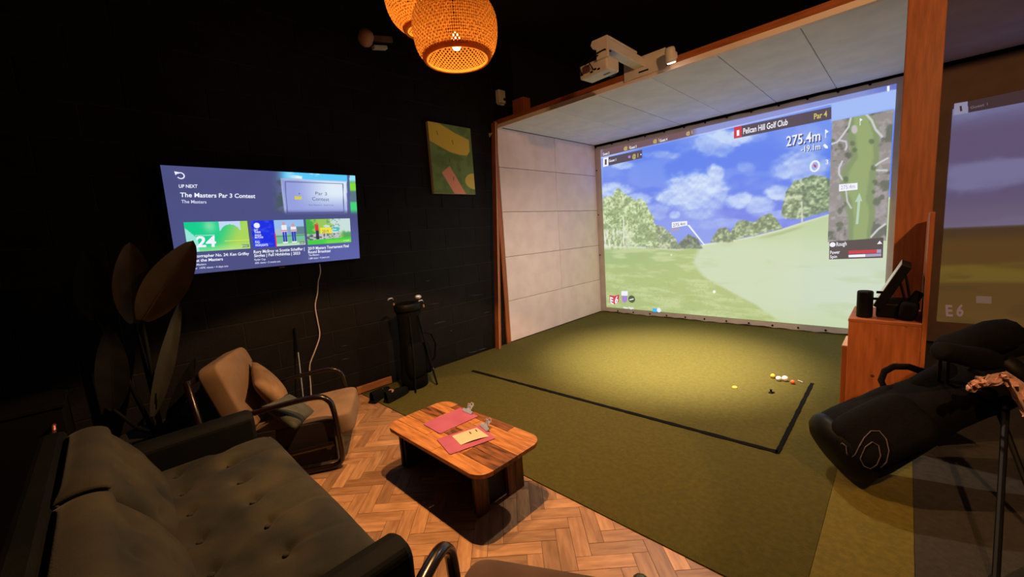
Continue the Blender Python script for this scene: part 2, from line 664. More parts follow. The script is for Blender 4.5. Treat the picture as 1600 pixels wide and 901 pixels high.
def plank_poly(wx, wy, hz):
    g = 0.0009
    hx, hy = PL / 2 - g, PW / 2 - g
    ang = PI / 4 if hz else 3 * PI / 4
    c, s = math.cos(ang), math.sin(ang)
    P = [(wx + c * x - s * y, wy + s * x + c * y) for x, y in ((-hx, -hy), (hx, -hy), (hx, hy), (-hx, hy))]
    P = clip_y(P, TURF_Y - 0.002)
    if len(P) > 2:
        P = clip_x(P, WX + 0.012)
    return P, ang


def in_view(p):
    wx, wy = p[0], p[1]
    P = np.array([wx, wy, 0.0])
    d = P - CAM
    if d @ FWD < 0.1:
        return False
    u, v = pix(P)
    # floor that the photograph shows: right of the sofa and beyond it
    return -40 < u < 1180 and v < 960 and wx > -3.2 and (wy > 0.42 or wx > -1.0)


vis = [p for p in planks if in_view(p)]
vis.sort(key=lambda p: (p[0] + 1.6) ** 2 + (p[1] - 1.0) ** 2)
near = vis[:290]
nearset = set(near)
rest = MB()
for p in planks:
    P, ang = plank_poly(*p)
    if len(P) < 3:
        continue
    dz = RS.uniform(-0.0006, 0.0004)
    if p in nearset:
        c, s = math.cos(-ang), math.sin(-ang)
        loc = [(c * (x - p[0]) - s * (y - p[1]), s * (x - p[0]) + c * (y - p[1])) for x, y in P]
        mb = MB().prism(loc, -0.006, 0.0)
        o = mb.build('plank', M['plank'], floor)
        o.location = (p[0], p[1], dz)
        o.rotation_euler = (0, 0, ang)
    else:
        rest.prism(P, -0.006, dz)
o = rest.build('plank_field', M['plank'], floor)
o['kind'] = 'stuff'

# artificial turf: three strips whose pile lies in different directions
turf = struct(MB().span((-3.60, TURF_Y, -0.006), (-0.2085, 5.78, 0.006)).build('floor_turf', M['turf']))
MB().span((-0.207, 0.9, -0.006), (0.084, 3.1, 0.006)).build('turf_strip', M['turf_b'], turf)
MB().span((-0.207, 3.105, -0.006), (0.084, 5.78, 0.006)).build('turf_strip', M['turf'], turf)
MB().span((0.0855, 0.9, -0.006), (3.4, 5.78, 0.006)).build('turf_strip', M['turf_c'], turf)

wall_left = struct(MB().span((-3.80, -2.7, -0.1), (WX - 0.005, 5.95, 3.9)).build('wall_left', M['mortar']))
bw, bh = 0.44, 0.215
row = 0
z = 0.0
while z < 3.7:
    y = -2.6 + (bw / 2 if row % 2 else 0)
    while y < 3.9:
        y0, y1 = max(y, -2.6), min(y + bw, 3.95)
        b = MB().span((-0.02, -(y1 - y0) / 2 + 0.003, -bh / 2 + 0.003), (0, (y1 - y0) / 2 - 0.003, bh / 2 - 0.003))
        o = b.build('block', M['block'], wall_left, bevel=0.003)
        o.location = (WX + RS.uniform(-0.002, 0.001), (y0 + y1) / 2, z + bh / 2)
        y += bw
    z += bh
    row += 1
scuffs = [((733, 461.5), (755, 459.5)), ((669, 475.5), (687, 473)), ((678, 506), (697, 501.5)), ((733, 550.5), (746, 548)), ((748, 546.5), (760, 543.5)),
          ((757, 488.5), (765, 487.5)), ((664, 438.5), (672, 437.5)), ((533, 541), (544, 539)), ((533, 562), (545, 560)), ((704, 516.5), (706, 515.5))]
M['scuff'] = pm('grey_scuff', (0.10, 0.095, 0.09), (0.20, 0.19, 0.18), 60, 0.5)
for k, (p, q) in enumerate(scuffs):
    a, b = at_x(*p, WX + 0.003), at_x(*q, WX + 0.003)
    MB().tube([a, a * .5 + b * .5 + np.array([0, 0, .004 * (k % 3 - 1)]), b], [.002, .0045, .0015], 6, flat=.4).build('scuff_mark', M['scuff'], wall_left)
struct(MB().span((-3.8, 5.9, -0.1), (3.6, 6.05, 3.9)).build('wall_back', M['dark_wall']))
struct(MB().span((3.5, -2.7, -0.1), (3.65, 5.95, 3.9)).build('wall_right', M['dark_wall']))
struct(MB().span((-3.8, -2.75, -0.1), (3.6, -2.6, 3.9)).build('wall_front', M['dark_wall']))
struct(MB().span((-3.8, -2.75, 3.75), (3.65, 6.05, 3.9)).build('ceiling', M['ceiling']))
struct(MB().span((WX, 1.50, 0.006), (WX + 0.018, 1.86, 0.075)).build('baseboard_left', M['skirting'], bevel=0.003))

# black inlaid strips that frame the hitting area
PB = [at_z(738, 580, 0.0), at_z(1215, 708, 0.0), at_z(1269, 600, 0.0)]


def edge_strip(a, b, wd, n):
    mb = MB()
    a, b = np.array(a), np.array(b)
    d = (b - a) / np.linalg.norm(b - a)
    s = np.array([-d[1], d[0], 0])
    top, bot = [], []
    for i in range(n + 1):
        p = a + (b - a) * i / n
        k = wd / 2 * (1 + RS.uniform(-0.22, 0.22))
        top.append(p + s * k)
        bot.append(p - s * k)
    poly = [(q[0], q[1]) for q in bot + top[::-1]]
    vs = [(x, y, 0.004) for x, y in poly] + [(x, y, 0.0105) for x, y in poly]
    m = len(poly)
    fs = []
    for i in range(n):
        fs.append((m + i, m + i + 1, m + m - 2 - i, m + m - 1 - i))
        fs.append((i + 1, i, m - 1 - i, m - 2 - i))
    for i in range(m):
        fs.append((i, (i + 1) % m, m + (i + 1) % m, m + i))
    return mb.add(vs, fs)


trim = struct(edge_strip(PB[0], PB[1], 0.036, 60).build('trim_1', M['black_edge']))
struct(edge_strip(PB[1] + np.array([0, -0.016, 0]), PB[2], 0.025, 36).build('trim_2', M['black_edge']))

# ================================================================== GOLF BAY
bay = thing('golf_bay', 'golf simulator bay lined with pale felt panels under an orange timber edge', 'golf bay', (BAY_X0, BAY_Y0, 0))
BO = (BAY_X0, BAY_Y0, 0)
# side wall of ten felt panels
MB().span((BAY_X0 - 0.010, BAY_Y0 - 0.02, 0.006), (BAY_X0 - 0.004, BAY_Y1 + 0.1, BAY_H)).build('panel_backing', M['felt_joint'], bay, off=BO)
ys = [BAY_Y0, 4.685, BAY_Y1]
zs = [0.012, 0.545, 1.11, 1.672, 2.215, BAY_H - 0.004]
for j in range(2):
    for i in range(5):
        mb = MB().box((0, 0, 0), (0.022, ys[j + 1] - ys[j] - 0.005, zs[i + 1] - zs[i] - 0.005))
        o = mb.build('side_panel', M['fabric_panel'], bay, bevel=0.004)
        o.location = (BAY_X0 + 0.008 - BO[0], (ys[j] + ys[j + 1]) / 2 - BO[1], (zs[i] + zs[i + 1]) / 2 - BO[2])
        o.rotation_euler = (0, 0, RS.uniform(-.004, .004))
# roof panels
xs = [BAY_X0 + 0.02] + [-0.05 - 0.545 * k for k in range(6, -1, -1)]
xs = sorted(xs)
MB().span((BAY_X0, BAY_Y0, BAY_H + 0.018), (2.6, BAY_Y1 + 0.1, BAY_H + 0.03)).build('roof_deck', M['black_board'], bay, off=BO)
for a, b in zip(xs[:-1], xs[1:]):
    mb = MB().box((0, 0, 0), (b - a - 0.006, BAY_Y1 - BAY_Y0 - 0.06, 0.02))
    o = mb.build('roof_panel', M['roof_felt'], bay, bevel=0.005)
    o.location = ((a + b) / 2 - BO[0], (BAY_Y0 + BAY_Y1) / 2 + 0.01 - BO[1], BAY_H + 0.006 + RS.uniform(-.002, .002))
for a, b in ((0.13, 0.67), (0.68, 1.22), (1.23, 1.77), (1.78, 2.32)):
    mb = MB().box((0, 0, 0), (b - a, BAY_Y1 - BAY_Y0 - 0.06, 0.02))
    o = mb.build('roof_panel', M['roof_felt'], bay, bevel=0.005)
    o.location = ((a + b) / 2 - BO[0], (BAY_Y0 + BAY_Y1) / 2 + 0.01 - BO[1], BAY_H + 0.006)
# front edge: pale lining below, timber above
MB().span((BAY_X0, BAY_Y0 - 0.012, BAY_H - 0.03), (2.6, BAY_Y0 + 0.03, BAY_H + 0.012)).build('edge_lining', M['fabric_panel'], bay, off=BO)
MB().span((BAY_X0 - 0.008, BAY_Y0 - 0.02, BAY_H + 0.012), (2.6, BAY_Y0 + 0.045, BAY_H + 0.062)).build('front_beam', M['timber_h'], bay, off=BO, bevel=0.003)
MB().span((-3.40, 3.66, BAY_H + 0.03), (-3.22, 3.78, BAY_H + 0.26)).build('joist_end', M['timber'], bay, off=BO, bevel=0.004)
# posts
MB().span((BAY_X0 - 0.010, BAY_Y0 - 0.065, 0.006), (BAY_X0 + 0.016, BAY_Y0 - 0.004, BAY_H + 0.01)).build('stud', M['timber'], bay, off=BO, bevel=0.003)
mb = MB()
a, b = np.array([-3.545, 3.275, 0.006]), np.array([-3.548, 3.485, BAY_H + 0.02])
hx = 0.034
vs = [(p[0] + sx * hx, p[1] + sy * 0.02, p[2]) for p in (a, b) for sx, sy in ((-1, -1), (1, -1), (1, 1), (-1, 1))]
mb.add(vs, [(3, 2, 1, 0), (4, 5, 6, 7), (0, 1, 5, 4), (1, 2, 6, 5), (2, 3, 7, 6), (3, 0, 4, 7)])
post = mb.build('leaning_post', M['timber'], bay, off=BO, bevel=0.002)
mb = MB()
vs = [(p[0] + hx + sx * 0.003 + 0.003, p[1] - 0.0185 + sy * 0.003, p[2] + .001) for p in (a, b) for sx, sy in ((-1, -1), (1, -1), (1, 1), (-1, 1))]
mb.add(vs, [(3, 2, 1, 0), (4, 5, 6, 7), (0, 1, 5, 4), (1, 2, 6, 5), (2, 3, 7, 6), (3, 0, 4, 7)])
mb.build('pale_edge', M['ply_edge'], post, off=BO)
q = at_y(766, 210, 3.44)
MB().slab([(q[0] - 0.03, 3.442, q[2] + 0.02), (q[0] + 0.035, 3.442, q[2] + 0.015), (q[0] + 0.0, 3.442, q[2] - 0.015), (q[0] - 0.02, 3.442, q[2] - 0.03)], (0, -1, 0), 0.004).build(
    'paper_scrap', M['white_plastic'], bay, off=BO)
# column between the two bays and the partition behind it
MB().span((-0.052, 3.60, 0.006), (0.114, 3.74, 3.74)).build('column', M['timber'], bay, off=BO, bevel=0.004)
MB().span((0.0, 3.745, 0.006), (0.06, BAY_Y1 + 0.1, BAY_H)).build('partition_panel', M['fabric_panel'], bay, off=BO)

# ------------------------------------------------------------------ main screen
SY = BAY_Y1
SF = Flat((0, SY - 0.006, 0), (1, 0, 0), (0, 0, 1))      # normal points to -y
SO = (-1.83, SY, 0)
scr = thing('projection_screen', 'large bright projection screen showing a golf fairway under blue sky', 'screen', SO)
mb = MB()
nx = 60
x0, x1 = BAY_X0 + 0.012, -0.058
top, bot = [], []
for i in range(nx + 1):
    x = x0 + (x1 - x0) * i / nx
    bot.append((x, SY, 0.010 + 0.010 * abs(math.sin(i * 0.9)) + 0.004 * math.sin(i * .37)))
    top.append((x, SY, BAY_H - 0.03))
vs = bot + top + [(x, y + .004, z) for x, y, z in bot] + [(x, y + .004, z) for x, y, z in top]
n = nx + 1
fs = []
for i in range(nx):
    fs += [(i, i + 1, n + i + 1, n + i), (2 * n + i + 1, 2 * n + i, 3 * n + i, 3 * n + i + 1), (i + 1, i, 2 * n + i, 2 * n + i + 1), (n + i, n + i + 1, 3 * n + i + 1, 3 * n + i)]
mb.add(vs, fs)
mb.build('screen_cloth', M['cloth'], scr, off=SO)
for px in [(931, 232), (956, 224), (982, 218), (1008, 211), (1038, 204), (1069, 197), (1102, 188), (1136, 180), (1174, 171), (1217, 160), (1262, 149), (1310, 137), (1360, 125)]:
    q = at_y(*px, SY)
    o = MB().lathe([(0.011, 0), (0.013, 0.006), (0.008, 0.010)], 10, A=Matrix.Rotation(PI / 2, 3, 'X')).build('grommet', M['black'], scr)
    o.location = (q[0] - SO[0], -0.001, BAY_H - 0.038)
for px in (966, 990, 1016, 1042, 1071, 1101, 1135, 1170, 1207, 1247, 1290):
    q = at_y(px, 495 + (px - 937) * .075, SY)
    o = MB().lathe([(0.010, 0), (0.012, 0.006), (0.007, 0.010)], 10, A=Matrix.Rotation(PI / 2, 3, 'X')).build('grommet', M['black'], scr)
    o.location = (q[0] - SO[0], -0.001, 0.042)
for zz in (2.3, 1.6, 0.95):
    o = MB().lathe([(0.009, 0), (0.011, 0.006), (0.006, 0.010)], 10, A=Matrix.Rotation(PI / 2, 3, 'X')).build('grommet', M['black'], scr)
    o.location = (BAY_X0 + 0.04 - SO[0], -0.001, zz)
pts = [(BAY_X0 + 0.02 + i * 0.12, SY - 0.004, BAY_H - 0.022 - 0.008 * abs(math.sin(i * 1.3))) for i in range(30)]
MB().tube(pts, 0.007, 6).build('edge_cord', M['black'], scr, off=SO)


def fairway_view(A, B, U, V):
    c = np.zeros(A.shape + (3,))
    n1 = fbm(A * 2.2, B * 2.6, 5, 1)
    n2 = fbm(A * 5, B * 6, 4, 7)
    # sky
    t = np.clip((V - 190) / 170, 0, 1)
    c[:] = (84, 126, 234)
    c = mixc(c, (112, 142, 236), sm(1030, 940, U) * .8)
    c = mixc(c, (104, 124, 224), sm(.45, 1, t))
    c = mixc(c, (120, 150, 238), sm(.3, .0, t) * .5)
    blobs = [(1075, 287, 30, 20, 1), (1100, 296, 36, 22, .9), (1119, 270, 13, 11, .9), (1055, 308, 24, 13, .9), (1092, 316, 42, 14, .7),
             (1126, 300, 12, 20, .7), (1152, 314, 21, 12, .8), (1190, 322, 26, 13, .7), (1222, 302, 22, 13, .8), (1258, 262, 48, 24, .8),
             (1225, 268, 24, 16, .7), (1053, 335, 9, 6, .9), (1096, 334, 24, 10, .7), (1030, 330, 20, 10, .5), (958, 300, 26, 13, .8),
             (990, 312, 22, 9, .7), (1110, 225, 28, 16, .6), (1038, 242, 24, 7, .45), (1142, 214, 40, 12, .8), (975, 258, 17, 7, .6),
             (1165, 262, 14, 9, .35), (1210, 335, 30, 8, .5), (1120, 350, 40, 9, .4), (1265, 225, 30, 26, .35)]
    cl = np.zeros(A.shape)
    for x, y, rx, ry, k in blobs:
        d = np.hypot((U - x) / rx, (V - y) / ry)
        cl = np.maximum(cl, min(1, k * 1.1) * sm(1.32, .72, d + (n2 - .5) * 1.2))
    haze = sm(.42, .62, fbm(A * 1.6 + 3, B * 3.4, 4, 91)) * (.25 + .45 * t)
    c = mixc(c, (146, 172, 240), haze * .8)
    shade = np.clip(.62 + (n1 - .5) * 1.6 + (fbm(A * 5, B * 6 - .25, 4, 7) - n2) * 2.0, 0, 1)
    cc = mixc(np.broadcast_to(np.array((136, 162, 234.)), c.shape).copy(), (202, 222, 247), shade)
    c = c * (1 - cl[..., None]) + cc * cl[..., None]
    # ground
    hx = [930, 1000, 1060, 1100, 1150, 1180, 1220, 1260, 1300, 1400]
    hy = [383, 385, 389, 381, 374, 368, 358, 345, 333, 305]
    H = np.interp(U, hx, hy)
    g = sm(-1.0, 1.0, V - H)
    s1 = fbm(A * 3 + B * 2, B * 14, 4, 3)
    s2 = .6 * fbm(A * 16, B * 22, 3, 5) + .4 * (.5 + 1.4 * (fbm(A * 40, B * 55, 2, 6) - .5))
    gr = np.zeros_like(c)
    gr[:] = (168, 188, 122)
    gr = mixc(gr, (152, 182, 122), sm(440, 390, V) * sm(1120, 960, U) * .9)
    gr = mixc(gr, (196, 210, 156), sm(.45, .7, s1) * .7)
    gr = mixc(gr, (158, 180, 108), sm(.5, .75, s2) * .5 * sm(400, 450, V))
    fb = np.interp(V, [380, 393, 410, 430, 455, 475, 505, 530], [1096, 1089, 1083, 1097, 1140, 1178, 1222, 1260])
    fw = sm(-5, 6, U - fb + (n2 - .5) * 6)
    fc = np.zeros_like(c)
    fc[:] = (196, 212, 180)
    fc = mixc(fc, (184, 204, 156), sm(400, 340, V))
    fc = mixc(fc, (200, 214, 196), sm(1180, 1330, U) * sm(390, 430, V) * .8)
    fc = mixc(fc, (176, 196, 140), sm(.55, .8, s1) * .35)
    fc = mixc(fc, (186, 208, 150), sm(470, 510, V) * .5)
    gr = gr * (1 - fw[..., None]) + fc * fw[..., None]
    gr = mixc(gr, (232, 232, 208), np.exp(-((V - H) / 2.2) ** 2) * .7 * sm(.3, .6, s2 + .15))
    gr = mixc(gr, (140, 160, 104), np.exp(-((V - H - 6 - (U - 1200) * .02) / 2.5) ** 2) * .5 * sm(1180, 1210, U) * sm(1262, 1240, U))
    c = c * (1 - g[..., None]) + gr * g[..., None]
    # trees
    tx = .55 * fbm(A * 20, B * 20, 3, 9) + .45 * (.5 + 1.5 * (fbm(A * 44, B * 44, 2, 10) - .5))
    t2 = fbm(A * 8, B * 9, 3, 12)
    ed = (fbm(A * 11, B * 11, 3, 15) - .5) * 16

    def tree(poly_x, poly_top, base, k=1.0):
        T = np.interp(U, poly_x, poly_top, left=999, right=999)
        Bs = base if not hasattr(base, '__len__') else np.interp(U, poly_x, base)
        return sm(-1.5, 1.5, V - T - ed * k) * sm(1.5, -1.5, V - Bs - ed * .25) * (U > poly_x[0]) * (U < poly_x[-1])

    def leafcol(light, mid, dark):
        q = mixc(np.broadcast_to(np.array(mid, float), c.shape).copy(), light, sm(.5, .72, tx) * .9)
        q = mixc(q, dark, sm(.5, .3, tx) * .8)
        return mixc(q, dark, sm(.5, .34, t2) * .5)

    def lay(c, m, col):
        return c * (1 - m[..., None]) + col * m[..., None]

    c = lay(c, tree([1055, 1064, 1076, 1090, 1100], [392, 374, 366, 374, 392], 388, .5), leafcol((150, 165, 140), (110, 128, 108), (78, 96, 88)))
    c = lay(c, tree([1010, 1024, 1040, 1052, 1066], [352, 350, 358, 368, 388], 388, .5), leafcol((204, 214, 182), (152, 168, 134), (104, 124, 100)))
    c = lay(c, tree([936, 948, 958, 967, 978, 990, 1003, 1014, 1022, 1028], [318, 312, 303, 294, 306, 308, 312, 326, 344, 378], 385),
            leafcol((218, 230, 190), (168, 190, 138), (118, 144, 100)))
    lowm = sm(352, 366, V) * sm(392, 384, V) * sm(1000, 960, U)
    c = lay(c, lowm * sm(.42, .55, fbm(A * 26, B * 9, 3, 21)), np.broadcast_to(np.array((222, 226, 208.)), c.shape))
    c = lay(c, tree([1108, 1116, 1124, 1134, 1146], [382, 366, 358, 354, 370], 378, .5), leafcol((184, 198, 162), (132, 152, 118), (90, 112, 92)))
    c = lay(c, tree([1140, 1150, 1162, 1178, 1192, 1203, 1214, 1226], [366, 350, 344, 346, 336, 331, 344, 362],
                    [374, 374, 371, 368, 364, 361, 359, 357], .5), leafcol((196, 210, 168), (140, 162, 122), (94, 118, 94)))
    c = lay(c, tree([1221, 1228, 1240, 1256, 1272, 1288, 1302], [330, 300, 284, 276, 274, 278, 282],
                    [336, 342, 342, 340, 336, 332, 328], .7), leafcol((200, 214, 178), (136, 160, 122), (88, 110, 90)))
    tr = sm(1.6, .6, np.abs(U - 1253 - (V - 330) * .02)) * sm(312, 318, V) * sm(352, 348, V)
    c = lay(c, tr, np.broadcast_to(np.array((206, 206, 190.)), c.shape))
    tr = sm(1.3, .5, np.abs(U - 974.5)) * sm(338, 344, V) * sm(382, 378, V)
    c = lay(c, tr, np.broadcast_to(np.array((222, 226, 210.)), c.shape))
    c = lay(c, sm(3, 1.4, np.hypot(U - 1116, V - 455.5)), np.broadcast_to(np.array((250, 250, 244.)), c.shape))
    c = lay(c, sm(1.8, .8, np.hypot(U - 1049, V - 398)), np.broadcast_to(np.array((235, 238, 226.)), c.shape))
    # status strip along the top
    e2 = np.interp(U, [936, 1003, 1110, 1300, 1396], [246.5, 230, 205.6, 161, 140])
    sc = mixc(np.broadcast_to(np.array((104, 78, 86.)), c.shape).copy(), (132, 144, 208), sm(1076, 1092, U))
    sc = mixc(sc, (86, 104, 190), sm(1340, 1390, U) * .7)
    c = lay(c, sm(.6, -.6, V - e2), sc)
    c = lay(c, sm(1.5, .4, np.abs(V - e2 - .8)) * (.35 + .55 * sm(1010, 940, U) + .5 * sm(1060, 1110, U)), np.broadcast_to(np.array((190, 204, 248.)), c.shape))
    c = lay(c, sm(1296, 1301, U) * sm(.4, -.4, e2 - V) * sm(3, -3, V - np.interp(U, [1296, 1391], [191, 171])), np.broadcast_to(np.array((160, 186, 244.)), c.shape))
    # bloomy blue rim down the left edge
    c = lay(c, sm(944, 939, U) * .4, np.broadcast_to(np.array((170, 190, 250.)), c.shape))
    return c


M['projection'] = attr_em('projected_picture', 1.0, base=(0.13, 0.12, 0.13), rough=0.85)
g = SF.grid(-3.492, -0.13, 0.088, 2.602, 400, 300, fairway_view)
pic = picture_mesh('projected_picture', g, M['projection'], scr, SO)


def hole_map(A, B, U, V):
    c = np.zeros(A.shape + (3,))
    n1, n2 = fbm(A * 9, B * 9, 4, 31), fbm(A * 22, B * 22, 3, 33)
    c[:] = (150, 142, 140)
    c = mixc(c, (176, 166, 168), sm(.45, .7, n2) * .8)
    c = mixc(c, (92, 98, 84), sm(.52, .64, n1) * .85)
    c = mixc(c, (190, 180, 190), sm(.4, .25, n1) * sm(300, 350, V) * .8)
    cx = np.interp(V, [180, 215, 245, 270, 300, 340, 378], [1344, 1350, 1352, 1342, 1340, 1346, 1344])
    hw = np.interp(V, [180, 200, 245, 280, 310, 350, 378], [16, 22, 20, 26, 20, 18, 16])
    d = np.abs(U - cx) / hw
    c = mixc(c, (132, 152, 100), sm(1.25, .95, d + (n1 - .5) * .5))
    c = mixc(c, (152, 174, 108), sm(.75, .5, d + (n1 - .5) * .4))
    for pts, wd in (([(1330, 182), (1326, 198), (1316, 212), (1308, 222), (1299, 225)], 1.3), ([(1311, 219), (1322, 221), (1323, 229), (1321, 234)], 1.2),
                    ([(1353, 178), (1362, 188), (1368, 202), (1378, 213)], 1.8), ([(1316, 252), (1311, 262), (1311, 272), (1316, 280)], 1.4),
                    ([(1387, 247), (1374, 254), (1366, 260)], 1.3), ([(1386, 266), (1370, 266)], 1.3), ([(1383, 350), (1372, 358), (1361, 370)], 1.4),
                    ([(1322, 298), (1324, 315), (1330, 325)], 1.1)):
        c = mixc(c, (222, 220, 226), sm(wd + .7, wd - .5, seg_d(U, V, pts)))
    c = mixc(c, (206, 200, 200), sm(1.1, .8, np.hypot((U - 1335) / 5, (V - 202) / 7)))
    for x, y, r in ((1332, 224, 5), (1336, 234, 5), (1362, 221, 4.5), (1321, 280, 5), (1324, 242, 4), (1365, 262, 4), (1367, 284, 4), (1365, 300, 4),
                    (1312, 330, 5), (1312, 352, 6), (1370, 315, 6), (1378, 308, 5)):
        c = mixc(c, (84, 96, 72), sm(1.2, .6, np.hypot(U - x, V - y) / r + (n2 - .5) * .8) * .7)
    return c * .82 + np.array((186, 186, 180.)) * .18


M['hud_pic'] = attr_em('screen_picture_panel', 0.92, sample=False)
g = Flat(SF.O, SF.R, SF.U).grid(*[float(q) for q in (SF.loc(1297, 280)[0], SF.loc(1390, 280)[0])], float(SF.loc(1297, 378)[1]), float(SF.loc(1297, 190)[1]), 80, 160, hole_map, 0.003)
picture_mesh('hole_map', g, M['hud_pic'], pic, SO)
hud_dark = em_mat('hud_dark', (92, 80, 94), .9)
hud_bar = em_mat('hud_grey', (94, 84, 84), .9)
hud_white = em_mat('hud_white', (240, 240, 252), 1.0)
hud_grey = em_mat('hud_pale_grey', (176, 168, 196), .9)
hud_red = em_mat('hud_red', (214, 66, 78), .9)
hud_yellow = em_mat('hud_yellow', (226, 204, 110), .9)
hud_shadow = em_mat('hud_shadow', (70, 84, 130), .8)
hud_violet = em_mat('hud_violet', (178, 140, 222), .9)
hud_blue = em_mat('hud_cyan', (70, 186, 240), .95)
hud_olive = em_mat('hud_olive', (84, 100, 62), .9)


def H(px, mat, off=0.005, name='caption_bar'):
    return quad(SF, px, mat, pic, off, SO, name)


def HT(body, p0, p1, ph, mat, off=0.009, bold=0.012):
    return text(SF, body, p0, p1, ph, mat, pic, off, SO, bold)


H([(1148, 199), (1299, 167), (1299, 186), (1148, 216.5)], hud_dark)
H([(1147, 199), (1159, 196.5), (1159, 214), (1147, 216.5)], hud_red, .007)
HT('1', (1151.5, 212.3), (1155.5, 211.5), (1151.5, 203.8), hud_white, .0095, .02)
HT('Pelican Hill Golf Club', (1161.5, 209.5), (1231, 195), (1161.5, 200.7), hud_white, bold=.018)
HT('Par 4', (1272, 186.5), (1292.5, 182), (1272, 177.8), hud_yellow, bold=.018)
HT('275.4m', (1230.5, 229.8), (1283.5, 220.5), (1230.5, 214.6), hud_shadow, .008, .03)
HT('275.4m', (1229, 228.6), (1282, 219.2), (1229, 213.2), hud_white, .0105, .012)
HT('-19.1m', (1252.6, 238.3), (1283, 233.8), (1252.6, 229.5), hud_shadow, .008, .03)
HT('-19.1m', (1251.8, 237.6), (1282, 233), (1251.8, 228.8), hud_white, .0105, .012)
H([(1289.3, 202.5), (1290.5, 202.3), (1290.5, 215), (1289.3, 215.3)], hud_white, name='flag_icon')
H([(1290.5, 202.3), (1295, 205.5), (1290.5, 208.5)], hud_white, name='flag_icon')
H([(1286, 227), (1289, 224.5), (1293.5, 228.5), (1293.5, 232), (1289.5, 231.5)], hud_white, name='arrow_icon')
HT('3', (1290, 256.5), (1294.5, 256), (1290, 249.5), hud_white)
# wind dial
mb = MB()
ctr = SF.loc(1273.3, 259.5)
rr = abs(SF.loc(1280, 259.5)[0] - ctr[0])
rr2 = abs(SF.loc(1273, 251.6)[1] - ctr[1])
pts = [SF.w(ctr[0] + rr * math.cos(t), ctr[1] + rr2 * math.sin(t), .006) for t in [2 * PI * k / 28 for k in range(28)]]
MB().tube(pts, 0.009, 6, closed=True).build('wind_dial', hud_white, pic, off=SO)
H([(1271, 256), (1275, 258), (1276, 262.5), (1272, 260.5)], hud_red, .008, 'wind_needle')
# distance flag in the middle
H([(1050, 347), (1074, 345), (1074, 352), (1050, 356)], hud_white, .005, 'distance_flag')
HT('275.4m', (1052, 354), (1071, 351.3), (1052, 349.3), hud_shadow, .008, .0)
H([(1048, 357), (1062, 355.5), (1062, 360), (1048, 361.5)], hud_grey, .005, 'distance_flag')
H([(1074, 351.3), (1077.5, 351.3), (1101.8, 382.4), (1100, 382.8)], hud_white, .005, 'pointer_line')
# map furniture
H([(1311, 288), (1340, 285.5), (1340, 296), (1311, 299)], hud_white, .006, 'map_flag')
HT('275.4m', (1314, 296), (1336, 293.5), (1314, 290), hud_grey, .009, .0)
H([(1337.3, 350), (1341, 350), (1344.3, 314), (1347.5, 314.5), (1343, 301), (1336, 315.4), (1340.2, 315)], em_mat('hud_pale_green', (190, 218, 196), .9), .006, 'aim_arrow')
H([(1343.5, 185), (1344.5, 185), (1344.5, 196), (1343.5, 196)], hud_white, .006, 'map_pin')
H([(1344.5, 185), (1348, 187), (1344.5, 189.5)], hud_white, .006, 'map_pin')
H([(1296, 377.5), (1380.5, 371), (1379.5, 402.5), (1295.5, 405)], hud_bar)
mb = MB()
ctr = SF.loc(1301, 382)
mb.slab([SF.w(ctr[0] + .026 * math.cos(t), ctr[1] + .026 * math.sin(t), .008) for t in [2 * PI * k / 20 for k in range(20)]], SF.N, .002)
mb.build('ball_icon', hud_white, pic, off=SO)
HT('Rough', (1307, 384.5), (1323, 383), (1307, 378.3), hud_white)
HT('Power', (1297.3, 397), (1312.5, 395.8), (1297.3, 391.6), hud_white)
HT('Spin', (1297, 403.2), (1308, 402.6), (1297, 398.6), hud_white)
H([(1326, 391.5), (1370, 389.5), (1370, 395), (1326, 396.5)], hud_red, .007, 'power_bar')
H([(1370, 389.5), (1377, 389.2), (1377, 394.6), (1370, 395)], hud_grey, .007, 'power_bar')
H([(1326, 398), (1352, 396.8), (1352, 401), (1326, 401.8)], hud_white, .007, 'spin_bar')
H([(1352, 396.8), (1377, 395.6), (1377, 400), (1352, 401)], hud_grey, .007, 'spin_bar')
H([(1370.5, 381.2), (1374.5, 375.8), (1378.5, 380.6)], hud_white, .007, 'arrow_icon')
# players
H([(942, 247.5), (1003.5, 234), (1003.5, 246.8), (942, 260.8)], hud_dark)
H([(942.5, 247), (951, 245.2), (951, 259), (942.5, 260.8)], hud_white, .007)
HT('1', (945.5, 257.6), (948.5, 257), (945.5, 248.8), hud_dark, .0095, .0)
HT('Guest 1', (952, 253.4), (963, 251), (952, 249.6), hud_white, bold=.02)
HT('@ 1', (988.5, 247.5), (997.5, 245.5), (988.5, 241.6), hud_yellow, bold=.02)
H([(982, 243.5), (985.5, 242.7), (985.5, 246.5), (982, 247.3)], hud_violet, .007, 'player_icon')
H([(1001, 240.5), (1002.5, 240.2), (1002.5, 242.2), (1001, 242.5)], hud_white, .007, 'player_icon')
HT('Guest 2', (942.5, 243), (952.5, 240.6), (942.5, 239.2), hud_white, bold=.02)
HT('Guest 3', (984.5, 233), (995, 230.5), (984.5, 229), hud_white, bold=.02)
HT('Guest 4', (1031.5, 222), (1043, 219.3), (1031.5, 217.8), hud_white, bold=.02)
for x, y in ((975, 232.8), (1021, 221.8), (1072.5, 209.6)):
    HT('@ 1', (x, y + 1.5), (x + 9.5, y - .8), (x, y - 3), hud_yellow, bold=.02)
H([(1386, 135), (1390, 134), (1390, 141), (1388, 143.5), (1386, 142)], hud_white, .007, 'corner_icon')
